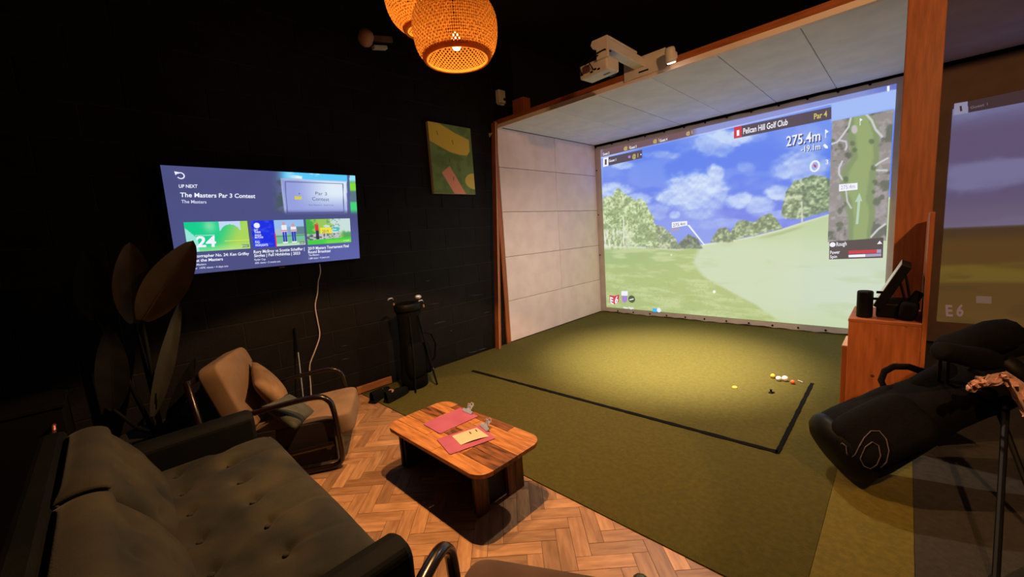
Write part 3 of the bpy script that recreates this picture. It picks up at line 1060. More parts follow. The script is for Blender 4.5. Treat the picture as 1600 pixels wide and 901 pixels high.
# badges at the bottom left
H([(952.4, 460.6), (960.2, 462.2), (967.6, 459.8), (967, 471), (960, 475.2), (953.2, 473)], hud_red, .005, 'badge')
HT('E', (954.2, 473), (959.2, 475), (953.6, 463.2), hud_white, .0085, .03)
HT('6', (961, 474.2), (966, 471.3), (961.2, 464.6), hud_white, .0085, .03)
H([(971, 454.4), (981, 454.6), (981, 461.6), (971, 461.4)], hud_white, .005, 'badge')
H([(971.8, 462), (980.5, 462.2), (979.8, 470), (976.5, 472.4), (972.4, 470.4)], hud_violet, .005, 'badge')
mb = MB()
ctr = SF.loc(987.2, 467)
mb.slab([SF.w(ctr[0] + .058 * math.cos(t), ctr[1] + .058 * math.sin(t), .005) for t in [2 * PI * k / 24 for k in range(24)]], SF.N, .002)
mb.build('badge', hud_olive, pic, off=SO)
H([(984, 467.3), (990.4, 465.8), (990.4, 467.4), (984, 469)], hud_white, .008, 'badge')
HT('New Flight', (974.5, 481.6), (990.6, 482.4), (974.5, 478.6), hud_white, bold=.03)
H([(1020, 481.3), (1031.6, 481.8), (1031.6, 487), (1020, 487.2)], hud_blue, .005, 'badge')
mb = MB()
ctr = SF.loc(1029.8, 484.2)
mb.slab([SF.w(ctr[0] + .030 * math.cos(t), ctr[1] + .034 * math.sin(t), .008) for t in [2 * PI * k / 24 for k in range(24)]], SF.N, .002)
mb.build('badge', hud_white, pic, off=SO)

# ------------------------------------------------------------------ neighbour's screen
NO = (1.3, SY, 0)
scr2 = thing('projection_screen', 'dim projection screen of the next bay behind the orange column', 'screen', NO)
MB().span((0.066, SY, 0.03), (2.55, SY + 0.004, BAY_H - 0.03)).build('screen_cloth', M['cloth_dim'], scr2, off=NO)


def moor_view(A, B, U, V):
    n1, s1 = fbm(A * 1.5, B * 3.2, 5, 41), fbm(A * 2, B * 9, 4, 44)
    c = np.zeros(A.shape + (3,))
    c[:] = (92, 84, 120)
    c = mixc(c, (116, 116, 156), sm(.45, .7, n1))
    c = mixc(c, (120, 130, 178), sm(2.0, 2.3, B) * .7)
    c = mixc(c, (106, 98, 122), sm(1.5, 1.2, B) * .8)
    gnd = sm(.01, -.01, B - 1.16)
    gr = np.zeros_like(c)
    gr[:] = (84, 62, 30)
    gr = mixc(gr, (60, 48, 36), sm(1.0, 1.12, B) * .8)
    hill = sm(-.02, .02, B - .62 - .03 * np.sin(A * 2)) * sm(.02, -.02, B - .80 - .06 * (A - .3))
    gr = mixc(gr, (104, 86, 34), hill)
    gr = mixc(gr, (100, 74, 38), sm(.5, .1, B) * .6)
    gr = mixc(gr, (70, 54, 28), sm(.5, .7, s1) * .5)
    return c * (1 - gnd[..., None]) + gr * gnd[..., None]


M['projection_dim'] = attr_em('dim_projected_picture', 0.85, base=(0.10, 0.07, 0.05), rough=0.85)
g = SF.grid(0.262, 2.4, 0.24, 2.26, 140, 130, moor_view, 0.001)
pic2 = picture_mesh('projected_picture', g, M['projection_dim'], scr2, NO)
d_white = em_mat('dim_white', (150, 146, 176), .8)
d_dark = em_mat('dim_dark', (58, 42, 52), .8)
quad(SF, [(1491, 162), (1512, 158.5), (1512, 176.5), (1490, 180)], d_white, pic2, .006, NO, 'caption_bar')
quad(SF, [(1513, 158.5), (1610, 138), (1610, 158), (1513, 176)], d_dark, pic2, .005, NO, 'caption_bar')
text(SF, '1', (1500, 174), (1503.5, 173.5), (1499, 166), d_dark, pic2, .009, NO)
text(SF, 'Guest 1', (1516, 170.5), (1543, 164.5), (1516, 166.5), em_mat('dim_grey', (120, 108, 120), .8), pic2, .009, NO)
mb = em_mat('dim_badge', (126, 92, 84), .8)
text(SF, 'E', (1478, 493), (1489, 493.5), (1477, 476), mb, pic2, .006, NO, .03)
text(SF, '6', (1494, 493.5), (1505, 493), (1495, 476), mb, pic2, .006, NO, .03)
quad(SF, [(1525, 462), (1549, 463), (1549, 474), (1525, 473)], em_mat('dim_tan', (112, 88, 74), .8), pic2, .006, NO, 'badge')
pts = [(0.07 + i * 0.12, SY - 0.004, BAY_H - 0.026 - 0.006 * abs(math.sin(i * 1.3))) for i in range(21)]
MB().tube(pts, 0.009, 6).build('edge_cord', M['black'], scr2, off=NO)

# ================================================================== TELEVISION
TH = math.atan2(0.10, 0.72)
TF = Flat((-3.578, 0.0, 1.270), (0, 1, 0), (math.sin(TH), 0, math.cos(TH)))
cn = [TF.loc(*p) for p in ((257, 260), (557, 273), (560, 404), (272.5, 430))]
ta0, ta1 = (cn[0][0] + cn[3][0]) / 2, (cn[1][0] + cn[2][0]) / 2
tb0, tb1 = (cn[2][1] + cn[3][1]) / 2, (cn[0][1] + cn[1][1]) / 2
TO = tuple(TF.w((ta0 + ta1) / 2, tb0, -0.03))
tv = thing('television', 'wall mounted flat television showing a dark blue video menu', 'television', TO)
mb = MB()
mb.slab([TF.w(a, b, -0.002) for a, b in ((ta0 - .008, tb0 - .012), (ta1 + .008, tb0 - .012), (ta1 + .008, tb1 + .008), (ta0 - .008, tb1 + .008))], TF.N, 0.03)
mb.build('casing', M['black'], tv, off=TO, bevel=0.004)
mb = MB()
mc = (ta0 + ta1) / 2
mb.slab([TF.w(a, b, -0.033) for a, b in ((mc - .2, .18), (mc + .2, .18), (mc + .2, .52), (mc - .2, .52))], TF.N, 0.02)
mb.span((WX + 0.003, mc - .15, 1.46), (WX + 0.02, mc + .15, 1.80))
mb.tube([(WX + .015, mc, 1.63), TF.w(mc, .40, -0.05)], 0.02, 8)
mb.build('wall_bracket', M['black'], tv, off=TO)
MB().slab([TF.w(a, b, 0.001) for a, b in ((mc - .02, tb0 - .018), (mc + .02, tb0 - .018), (mc + .02, tb0 - .009), (mc - .02, tb0 - .009))], TF.N, 0.006).build('base_light', M['handle'], tv, off=TO)


def menu_view(A, B, U, V):
    c = np.zeros(A.shape + (3,))
    c[:] = (76, 80, 130)
    c = mixc(c, (92, 98, 168), sm(430, 540, U) * sm(330, 400, V))
    c = mixc(c, (64, 66, 106), sm(.3, .0, fbm(A * 2, B * 2, 3, 51)) * .6)
    # still picture at the upper right
    h = sm(420, 446, U) * sm(336, 326, V - (U - 445) * .0)
    n = fbm(A * 9, B * 14, 4, 54)
    p = np.zeros_like(c)
    p[:] = (96, 104, 140)
    top = np.interp(U, [420, 557], [268, 273])
    p = mixc(p, (90, 200, 250), sm(17, 9, V - top) * sm(425, 450, U))
    p = mixc(p, (236, 246, 252), sm(.5, .62, n) * sm(17, 9, V - top) * sm(440, 470, U))
    p = mixc(p, (70, 90, 90), sm(.5, .6, n) * sm(8, 12, V - top) * sm(480, 465, U))
    p = mixc(p, (80, 100, 90), sm(300, 320, V) * sm(440, 430, U) * .6)
    b = inside(U, V, [(439, 279), (541.5, 284), (541.5, 335), (446, 336)])
    bc = mixc(np.broadcast_to(np.array((150, 160, 222.)), c.shape).copy(), (226, 240, 250), sm(455, 520, U) * sm(334, 300, V) * .95)
    p = np.where(b[..., None], bc, p)
    fr = seg_d(U, V, [(445.5, 283.8), (535.8, 287), (537.2, 331.5), (449, 332), (445.5, 283.8)])
    p = mixc(p, (84, 92, 140), sm(.9, .3, fr))
    ed = seg_d(U, V, [(439, 279), (541.5, 284), (541.5, 335), (446, 336), (439, 279)])
    p = mixc(p, (196, 206, 244), sm(1.6, .6, ed) * .7)
    st = inside(U, V, [(546, 270), (562, 270), (562, 336), (548, 336)])
    sc = np.zeros_like(c)
    sc[:] = (96, 150, 120)
    sc = mixc(sc, (150, 226, 250), sm(287, 280, V))
    sc = mixc(sc, (130, 220, 60), sm(.4, .6, n) * sm(282, 288, V) * sm(302, 296, V))
    sc = mixc(sc, (90, 110, 140), sm(296, 300, V) * sm(318, 314, V) * .8)
    sc = mixc(sc, (70, 210, 120), sm(314, 317, V))
    p = np.where(st[..., None], sc, p)
    p = np.where(inside(U, V, [(542, 270), (546, 270), (548, 336), (543, 336)])[..., None], np.array((86, 96, 150.)), p)
    return c * (1 - h[..., None]) + p * h[..., None]


M['tv'] = attr_em('television_picture', 1.0, rough=0.3)
g = TF.grid(ta0, ta1, tb0, tb1, 260, 140, menu_view)
tvs = picture_mesh('menu_picture', g, M['tv'], tv, TO)
M['tv_pic'] = attr_em('thumbnail_picture', 1.0, sample=False)


def thumb(px, fn, nx=90, ny=54):
    c = [TF.loc(*p) for p in px]
    a0, a1 = (c[0][0] + c[3][0]) / 2, (c[1][0] + c[2][0]) / 2
    b0, b1 = (c[2][1] + c[3][1]) / 2, (c[0][1] + c[1][1]) / 2
    g = TF.grid(a0, a1, b0, b1, nx, ny, lambda A, B, U, V: fn((A - a0) / (a1 - a0), 1 - (B - b0) / (b1 - b0)), 0.003)
    return picture_mesh('thumbnail', g, M['tv_pic'], tvs, TO)


def th1(S, T):
    c = np.zeros(S.shape + (3,))
    c[:] = (20, 205, 140)
    c = mixc(c, (170, 214, 92), sm(.5, 1.0, S + .25 * T))
    c = mixc(c, (150, 226, 170), np.exp(-((S - .38) / .1) ** 2 - ((T - .15) / .22) ** 2) * .8)
    c = mixc(c, (190, 236, 150), sm(.7, 1.0, T) * .6)
    d = np.hypot((S - .70) / .17, (T - .45) / .34)
    c = mixc(c, (196, 216, 246), ((T < .32) & (np.abs(S - .70) < .17 + .0 * T) & (d > 1)) * 1.0)
    c = mixc(c, (176, 232, 228), ((S < .17) & (T > .18 + S * 2.2)) * .85)
    c = mixc(c, (226, 236, 110), sm(.012, .004, np.abs(T - .68)) * (S > .58))
    c = mixc(c, (110, 150, 80), (S > .86) * (T > .84) * (T < .96) * (S < .98) * .9)
    return c


def th2(S, T):
    c = np.zeros(S.shape + (3,))
    n = fbm(S * 9, T * 7, 3, 61)
    c[:] = (28, 48, 226)
    c = mixc(c, (60, 90, 240), sm(.45, .7, n) * .6)
    r = (S > .42)
    q = np.zeros_like(c)
    q[:] = (150, 190, 236)
    q = mixc(q, (96, 130, 140), sm(.24, .3, T) * sm(.55, .9, S))
    q = mixc(q, (176, 190, 200), (T > .34) * (S < .62) * 1.0)
    q = mixc(q, (120, 190, 150), sm(.55, .6, T) * 1.0)
    q = mixc(q, (60, 130, 90), (np.abs(T - .62) < .015) * .7)
    q = mixc(q, (190, 226, 190), sm(.86, .95, T))
    for x, s in ((.60, 1.0), (.78, .9)):
        h0 = .10 if s == 1 else .16
        q = mixc(q, (216, 150, 140), sm(1.15, .85, np.hypot((S - x) / .028, (T - h0 - .04) / .06)))
        q = mixc(q, (236, 236, 246), (np.abs(S - x) < .055) * (T > h0 + .10) * (T < .45))
        q = mixc(q, (210, 150, 160), (np.abs(S - x) < .065) * (np.abs(T - .41) < .025))
        q = mixc(q, (48, 52, 190), (np.abs(S - x) < .042) * (np.abs(S - x) > .006) * (T > .45) * (T < .84))
        q = mixc(q, (236, 240, 230), (np.abs(S - x) < .05) * (T > .84) * (T < .9))
    c = np.where(r[..., None], q, c)
    c = mixc(c, (226, 40, 90), ((S > .405) & (S < .43) & (T > .5)) * 1.0)
    c = mixc(c, (236, 240, 252), sm(1.1, .9, np.hypot((S - .10) / .055, (T - .18) / .1)))
    c = mixc(c, (120, 140, 120), (S > .87) * (T > .86) * (T < .97) * (S < .98))
    return c


def th3(S, T):
    c = np.zeros(S.shape + (3,))
    n, n2 = fbm(S * 12, T * 8, 4, 71), fbm(S * 26, T * 18, 3, 74)
    c[:] = (150, 200, 90)
    c = mixc(c, (60, 170, 70), sm(.2, .1, S + (n - .5) * .3) * .9)
    c = mixc(c, (206, 226, 236), sm(.45, .55, S + (n - .5) * .5) * sm(.65, .5, T) * .9)
    c = mixc(c, (110, 140, 130), sm(.5, .62, n2) * (S > .45) * (S < .76) * sm(.6, .4, T) * .8)
    c = mixc(c, (90, 160, 100), sm(.75, .85, S) * sm(.5, .62, T + (n - .5) * .2))
    crowd = (T > .58) * (T < .84) * (S < .75)
    c = mixc(c, (196, 190, 206), crowd * sm(.4, .55, n2))
    c = mixc(c, (90, 100, 110), crowd * sm(.5, .35, n2))
    c = mixc(c, (70, 206, 70), sm(.80, .86, T + .06 * S))
    c = mixc(c, (150, 230, 70), (T > .86) * sm(.3, .5, S) * .5)
    c = mixc(c, (216, 60, 60), (np.abs(S - .225) < .04) * (T > .2) * (T < .45))
    c = mixc(c, (190, 120, 90), sm(1.1, .8, np.hypot((S - .235) / .022, (T - .19) / .045)))
    c = mixc(c, (60, 50, 80), (np.abs(S - .225) < .035) * (T > .45) * (T < .8))
    c = mixc(c, (240, 226, 60), (S > .29) * (S < .55) * (T > .34) * (T < .58))
    c = mixc(c, (70, 190, 190), (S > .57) * (S < .72) * (T > .34) * (T < .52))
    return c


Q1 = ((287.8, 346.7), (386.6, 345.2), (390.5, 388.4), (292.5, 393.4))
Q2 = ((391.5, 344.5), (474.8, 342.9), (476.3, 382.8), (396, 386))
Q3 = ((478, 342), (547, 341.4), (548, 378.5), (480, 381.7))
thumb(Q1, th1)
thumb(Q2, th2)
thumb(Q3, th3)
t_white = em_mat('menu_white', (240, 242, 255), 1.0)
t_grey = em_mat('menu_grey', (206, 210, 240), 1.0)
t_dark = em_mat('menu_dark', (70, 90, 110), 1.0)
t_yel = em_mat('menu_yellow', (214, 206, 70), 1.0)


def TT(body, p0, p1, h, mat=None, bold=0.018, off=.0045):
    return text(TF, body, p0, p1, (p0[0] - h * .02, p0[1] - h), mat or t_white, tvs, off, TO, bold)


TT('UP NEXT', (279.3, 293.2), (308.4, 293.3), 5.2)
TT('The Masters Par 3 Contest', (281.4, 307.6), (398.6, 309.2), 7.0)
TT('The Masters', (283.1, 317.0), (322.4, 317.7), 5.0, t_grey)
TT('Photographer No. 24: Ken Griffey', (295.2, 402.6), (389.0, 397.8), 4.8)
TT('Jr. at the Masters', (296.0, 409.6), (348.2, 406.3), 4.6)
TT('The Masters', (297.4, 415.3), (322, 413.6), 3.1, t_grey)
TT('New  147K views \u2022 4 days ago', (298.9, 420.8), (356.4, 416.5), 3.1, t_grey)
TT('Rory McIlroy vs Scottie Scheffler |', (396.2, 395.6), (475.4, 390.4), 4.7)
TT('Singles | Full Highlights | 2023', (396.9, 401.4), (468.6, 397.1), 4.5)
TT('Ryder Cup', (397.4, 406.9), (414.8, 406), 3.1, t_grey)
TT('60K views \u2022 2 weeks ago', (398.3, 412.1), (438, 409.2), 3.0, t_grey)
TT('2019 Masters Tournament Final', (480.9, 390.3), (544.6, 385.7), 4.5)
TT('Round Broadcast', (481.3, 395.7), (516.3, 393.4), 4.4)
TT('The Masters', (481.8, 400), (498.4, 398.8), 3.0, t_grey)
TT('1.8M views \u2022 4 years ago', (482.3, 405.1), (514.5, 402.2), 3.0, t_grey)
TT('24', (306.5, 385.6), (337.5, 384.6), 16.5, t_white, .03)
TT('PHOTOGRAPHER', (305, 368.6), (335.5, 367.8), 1.7, t_white, .0)
TT('49:52', (377, 385.2), (386.5, 384.8), 2.2, t_white, .0)
TT('DAY', (396.8, 360.6), (403, 360.4), 2.8)
TT('THREE', (397.0, 364.0), (407, 363.8), 2.8)
TT('SINGLES', (397.8, 368.6), (408, 368.3), 2.6)
TT('MATCHES', (398.2, 372.2), (411, 371.8), 2.8)
TT('FULL', (398.6, 379.6), (406, 379.3), 3.6)
TT('HIGHLIGHTS', (398.9, 384.6), (418.5, 384.0), 3.6)
TT('42:42', (465.6, 380.4), (474, 380), 2.0, t_white, .0)
TT('2019', (503, 363.6), (513, 363.2), 4.6, t_dark, .0)
TT('Final', (519, 359.2), (525, 359.0), 2.4)
TT('Round', (519.2, 362.8), (527, 362.6), 2.4)
TT('5:10:00', (536.5, 376.6), (545.6, 376.3), 2.0, t_white, .0)
TT('Par 3', (492.5, 304.2), (510.5, 305.2), 5.0, t_dark, .0)
TT('Contest', (487.5, 313), (514.0, 314.0), 5.6, t_dark, .0)
TT('The Masters  Golf Club', (481.5, 320.9), (521, 321.4), 2.0, t_dark, .0)
quad(TF, [(460, 306.3), (471, 307), (471.2, 311.5), (460.4, 311.4)], t_yel, tvs, .0045, TO, 'sign_emblem')
quad(TF, [(466.5, 301), (468.8, 302.4), (467, 303.6)], t_dark, tvs, .0045, TO, 'sign_emblem')
mb = MB()
cc = TF.loc(282, 274.3)
pts = [TF.w(cc[0] + .019 * math.cos(t), cc[1] + .019 * math.sin(t), .005) for t in np.linspace(2.4, -2.6, 16)]
mb.tube(pts, 0.0035, 6)
mb.slab([TF.w(cc[0] - .030, cc[1] + .026, .006), TF.w(cc[0] - .006, cc[1] + .022, .006), TF.w(cc[0] - .026, cc[1] + .002, .006)], TF.N, .002)
mb.build('back_arrow', t_white, tvs, off=TO)

# cable below the television
pts = [at_x(*q, WX + 0.022) for q in [(499, 412), (500.5, 425), (497, 440), (496, 458), (492.5, 478), (496, 500), (499.5, 524), (492, 548), (484.5, 568), (484, 585), (485.5, 604), (487, 640)]]
pts = [Vector(p) for p in pts]
sp = []
for i in range(len(pts) - 1):
    p0, p1, p2, p3 = pts[max(i - 1, 0)], pts[i], pts[i + 1], pts[min(i + 2, len(pts) - 1)]
    for k in range(5):
        t = k / 5
        sp.append(0.5 * ((2 * p1) + (p2 - p0) * t + (2 * p0 - 5 * p1 + 4 * p2 - p3) * t * t + (3 * p1 - p0 - 3 * p2 + p3) * t ** 3))
sp.append(pts[-1])
tag(MB().tube(sp, 0.0055, 8).build('television_cable', M['cable'], None, smooth=True), 'white cable hanging down the black wall below the television', 'cable')

# ================================================================== WALL PICTURE
PF = Flat((WX + 0.045, 0, 0), (0, 1, 0), (0, 0, 1))
pc = [PF.loc(*p) for p in ((667, 190), (735.5, 199.5), (742.5, 303), (680, 302.5))]
pa0, pa1 = (pc[0][0] + pc[3][0]) / 2, (pc[1][0] + pc[2][0]) / 2
pb0, pb1 = (pc[2][1] + pc[3][1]) / 2, (pc[0][1] + pc[1][1]) / 2
PO = (WX + 0.002, (pa0 + pa1) / 2, pb0)
art = thing('canvas_picture', 'green canvas picture with yellow and pink shapes on the black wall', 'picture', PO)
MB().span((WX + 0.003, pa0, pb0), (WX + 0.043, pa1, pb1)).build('canvas', M['canvas_edge'], art, off=PO, bevel=0.002)


def art_view(A, B, U, V):
    S, T = (A - pa0) / (pa1 - pa0), 1 - (B - pb0) / (pb1 - pb0)
    c = np.zeros(A.shape + (3,))
    n = fbm(S * 6, T * 8, 4, 81)
    c[:] = (108, 142, 78)
    c = mixc(c, (128, 160, 98), sm(.4, .7, n))
    c = mixc(c, (150, 158, 70), sm(.03, .0, np.abs(S - .97 + .03 * T)) * .4)
    up = np.interp(S, [0, .26, .6, .92, 1], [-.02, .00, .10, .165, .19])
    lo = np.interp(S, [0, .2, .45, .7, .86, .93, 1], [.27, .33, .40, .425, .42, .36, .25])
    y = (T > up) & (T < lo) & (S < .94)
    c = mixc(c, (240, 214, 84), sm(.0, .012, T - up) * sm(.0, .012, lo - T) * sm(.945, .93, S))
    dx, dy = S - .30, (T - .66) * 1.27
    ca, sa = math.cos(math.radians(56)), math.sin(math.radians(56))
    p, q = dx * ca + dy * sa, -dx * sa + dy * ca
    c = mixc(c, (246, 172, 148), sm(-.02, .0, p) * sm(.125, .112, np.abs(q + .02)) * sm(.9, .88, p))
    e = np.hypot((S - 1.02) / .27, (T - .80) / .125)
    c = mixc(c, (232, 216, 108), sm(1.03, .97, e + .25 * np.abs(S - .9)))
    for x, yy, a, ln in ((.18, .12, 1.2, .05), (.52, .22, 1.2, .05), (.42, .50, 1.8, .04), (.66, .62, 2.0, .04), (.24, .54, .8, .04), (.48, .75, 1.7, .05)):
        d = seg_d(S, T, [(x, yy), (x + ln * math.cos(a), yy + ln * math.sin(a))])
        c = mixc(c, (70, 84, 40), sm(.010, .004, d) * .8)
    return c


M['art'] = attr_paint('painted_canvas', 0.7)
g = Flat((WX + 0.0435, 0, 0), (0, 1, 0), (0, 0, 1)).grid(pa0 + .002, pa1 - .002, pb0 + .002, pb1 - .002, 110, 140, art_view)
picture_mesh('painting', g, M['art'], art, PO)

# ------------------------------------------------------------------ small things high on the wall
q = at_x(779, 153, WX)
o = thing('junction_box', 'small pale junction box high on the black wall beside the bay', 'box', (WX, q[1], q[2]))
MB().box((0.035, 0, 0), (0.064, 0.11, 0.15)).build('housing', M['white_plastic'], o, bevel=0.008)
MB().lathe([(0.016, 0), (0.016, 0.008)], 12, (0.066, 0.03, -0.03), Matrix.Rotation(PI / 2, 3, 'Y')).build('knockout', M['black'], o)
mb = MB()
for k in range(4):
    mb.box((0.03, -0.04 + 0.026 * k, -0.082), (0.03, 0.012, 0.02))
mb.build('gland', M['white_plastic'], o)
q = at_x(586, 62, WX)
o = thing('floodlight', 'unlit floodlight with round pinkish head high on the black wall', 'lamp', (WX, q[1], q[2]))
MB().box((0.02, 0.0, 0.0), (0.034, 0.34, 0.05), Matrix.Rotation(0.22, 3, 'X')).build('bracket', M['head_plate'], o, bevel=0.004)
MB().lathe([(0.03, -.05), (0.055, -.03), (0.066, 0.0), (0.064, .05), (0.045, .08), (.02, .09)], 20, (0.09, -0.15, -0.075), Matrix.Rotation(0.9, 3, 'Y')).build('head', M['head_pink'], o, smooth=True)
MB().box((0.05, 0.01, -0.085), (0.05, 0.14, 0.03), Matrix.Rotation(0.22, 3, 'X')).build('driver_box', M['white_plastic'], o, bevel=0.004)

# ================================================================== PENDANT LAMPS
def weave_mat(name, c, tr):
    m, N, K, B = new_mat(name)
    out = N['Material Output']
    N.remove(B)
    d, t, mx = N.new('ShaderNodeBsdfDiffuse'), N.new('ShaderNodeBsdfTranslucent'), N.new('ShaderNodeMixShader')
    tc, nz, rp = N.new('ShaderNodeTexCoord'), N.new('ShaderNodeTexNoise'), N.new('ShaderNodeValToRGB')
    nz.inputs['Scale'].default_value = 60
    K.new(tc.outputs['Object'], nz.inputs['Vector'])
    rp.color_ramp.elements[0].color = (*[x * .75 for x in c], 1)
    rp.color_ramp.elements[1].color = (*[min(1, x * 1.2) for x in c], 1)
    K.new(nz.outputs['Fac'], rp.inputs[0])
    K.new(rp.outputs[0], d.inputs[0])
    K.new(rp.outputs[0], t.inputs[0])
    mx.inputs[0].default_value = tr
    K.new(d.outputs[0], mx.inputs[1])
    K.new(t.outputs[0], mx.inputs[2])
    K.new(mx.outputs[0], out.inputs['Surface'])
    return m


M['rattan'] = weave_mat('woven_rattan', (0.72, 0.32, 0.07), 0.42)
bulb_mat = em_mat('bulb_glass', (255, 214, 150), 9.0)


def pendant(loc, prof, n, label, bulb_z, turns, rib, spot_deg, beam, glow):
    r0 = thing('pendant_lamp', label, 'lamp', loc, 0, 'woven pendant lamps')
    # resample the profile by length
    P = np.array(prof, float)
    L = np.concatenate([[0], np.cumsum(np.hypot(*np.diff(P, axis=0).T))])
    m = 34
    s = np.linspace(0, L[-1], m + 1)
    R, Z = np.interp(s, L, P[:, 0]), np.interp(s, L, P[:, 1])
    ker = np.array([.25, .5, .25])
    for _ in range(2):
        R[1:-1] = np.convolve(R, ker, 'valid')
        Z[1:-1] = np.convolve(Z, ker, 'valid')
    mb = MB()
    for fam in (-1, 1):
        for k in range(n):
            th0 = 2 * PI * k / n
            vs = []
            for i in range(m + 1):
                th = th0 + fam * turns * i / m
                rr = R[i] + 0.0012 * fam * (1 if (i + k) % 2 else -1)
                hw = rib / 2 / max(R[i], .03) * min(1, R[i] / .12)
                vs.append((rr * math.cos(th - hw), rr * math.sin(th - hw), Z[i]))
                vs.append((rr * math.cos(th + hw), rr * math.sin(th + hw), Z[i]))
            mb.add(vs, [(2 * i, 2 * i + 1, 2 * i + 3, 2 * i + 2) for i in range(m)])
    w = mb.build('woven_shade', M['rattan'], r0)
    w['kind'] = 'stuff'
    ro = prof[0][0]
    MB().lathe([(ro - .004, -.004), (ro + .012, -.006), (ro + .020, .004), (ro + .018, .016), (ro + .004, .010), (ro - .004, -.004)], 48, caps=(False, False)).build('rim', M['rattan'], r0, smooth=True)
    zt, rt = Z[-1], R[-1]
    MB().lathe([(rt, zt - .004), (rt + .006, zt), (rt, zt + .006), (.02, zt + .008), (.018, zt - .004)], 32, caps=(False, False)).build('top_ring', M['rim'], r0, smooth=True)
    MB().lathe([(.018, bulb_z + .045), (.022, bulb_z + .05), (.022, bulb_z + .11), (.012, bulb_z + .12), (.004, bulb_z + .13)], 16).build('lamp_holder', M['rim'], r0, smooth=True)
    MB().tube([(0, 0, bulb_z + .125), (0, 0, 3.75 - loc[2])], 0.004, 8).build('cord', M['black'], r0)
    MB().lathe([(0.003, bulb_z - .034), (.016, bulb_z - .028), (.024, bulb_z - .010), (.023, bulb_z + .01), (.014, bulb_z + .036), (.012, bulb_z + .046)], 20).build('bulb', bulb_mat, r0, smooth=True)
    ld = bpy.data.lights.new('bulb_beam', 'SPOT')
    ld.energy = beam
    ld.color = WARM
    ld.spot_size = math.radians(spot_deg)
    ld.spot_blend = 0.12
    ld.shadow_soft_size = 0.012
    lo = bpy.data.objects.new('bulb_beam', ld)
    COL.objects.link(lo)
    lo.location = (0, 0, bulb_z - .05)
    lo.parent = r0
    lp = bpy.data.lights.new('bulb_glow', 'POINT')
    lp.energy = glow
    lp.color = (1.0, 0.60, 0.22)
    lp.shadow_soft_size = 0.02
    lq = bpy.data.objects.new('bulb_glow', lp)
    COL.objects.link(lq)
    lq.location = (0, 0, bulb_z - .055)
    lq.parent = r0
    return r0


la = at_z(715, 93, 2.26)
pendant(tuple(la), [(.146, 0), (.170, .010), (.193, .05), (.204, .11), (.205, .165), (.196, .205), (.172, .238), (.156, .262), (.150, .30), (.138, .34), (.10, .39), (.05, .42)], 62,
        'larger woven rattan pendant lamp with its whole glowing shade in view', 0.075, 2.1, 0.0098, 118, PENDANT_BEAM, PENDANT_GLOW)
lb = at_z(657, 0, 2.74)
pendant((lb[0], lb[1], 2.575), [(.09, 0), (.12, .012), (.165, .055), (.190, .11), (.200, .17), (.196, .235), (.172, .30), (.13, .36), (.09, .39), (.05, .41)], 58,
        'smaller woven rattan pendant lamp partly hidden behind the larger one', 0.165, 2.0, 0.0092, 60, PENDANT_BEAM * .6, PENDANT_GLOW)

# ================================================================== PROJECTOR AND SPOTLIGHT ON THE BAY
po = (-1.72, 3.55, BAY_H + 0.06)
pj = thing('projector', 'white projector on an arm reaching out from the top of the golf bay', 'projector', po)
q0, q1, q2, q3 = at_y(975, 97, 3.53), at_y(1039, 75.5, 3.53), at_y(1041, 105, 3.53), at_y(975, 131, 3.53)
px0, px1 = (q0[0] + q3[0]) / 2, (q1[0] + q2[0]) / 2
pz1 = (q0[2] + q1[2]) / 2
MB().span((px0, 3.528, BAY_H - 0.008), (px1, 3.538, pz1)).build('mount_plate', M['white_plastic'], pj, off=po, bevel=0.002)
s0, s1 = at_y(998, 113.5, 3.527), at_y(1013, 108, 3.527)
MB().span((s0[0], 3.524, s0[2] - .006), (s1[0], 3.529, s0[2] + .006)).build('slot', M['black'], pj, off=po)
ax = -1.735
az = pz1 - .055
MB().span((ax - .045, 2.94, az - .035), (ax + .045, 3.53, az + .035)).build('arm', M['white_plastic'], pj, off=po, bevel=0.004)
MB().span((ax - .048, 2.95, az + .036), (ax + .048, 3.40, az + .054)).build('cable_duct', M['white_plastic'], pj, off=po, bevel=0.004)
pbx = MB().prism([(ax - .05, az - .10), (ax + .05, az - .10), (ax + .05, az + .05), (ax - .085, az + .05), (ax - .10, az + .02), (ax - .08, az - .012), (ax - .05, az - .025)], 2.915, 2.94)
pbx.v = [(p[0], p[2], p[1]) for p in pbx.v]
pbx.build('hanger', M['white_plastic'], pj, off=po, bevel=0.003)
R = Matrix.Rotation(math.radians(-6), 3, 'Z')
bc = (ax - .10, 3.03, az - .128)
body = MB().box(bc, (.275, .16, .105), R).build('body', M['white_plastic'], pj, off=po, bevel=0.014)
MB().box((bc[0] - .07, bc[1] - .076, bc[2] + .005), (.07, .012, .055), R).build('vent', M['handle'], body, off=po)
for dx, dz in ((-.118, -.02), (-.02, -.03), (.015, -.02), (.05, -.03)):
    MB().box((bc[0] + dx, bc[1] - .080 - dx * .1, bc[2] + dz), (.024, .008, .013), R).build('port', M['black'], body, off=po)
MB().box((bc[0] + .07, bc[1] + .0, bc[2] - .053), (.06, .02, .003), R).build('type_mark', M['head_plate'], body, off=po)
MB().lathe([(.045, 0), (.05, .03), (.04, .05)], 20, (bc[0] + .06, bc[1] + .075, bc[2]), Matrix.Rotation(-PI / 2, 3, 'X')).build('lens', M['black'], body, off=po)
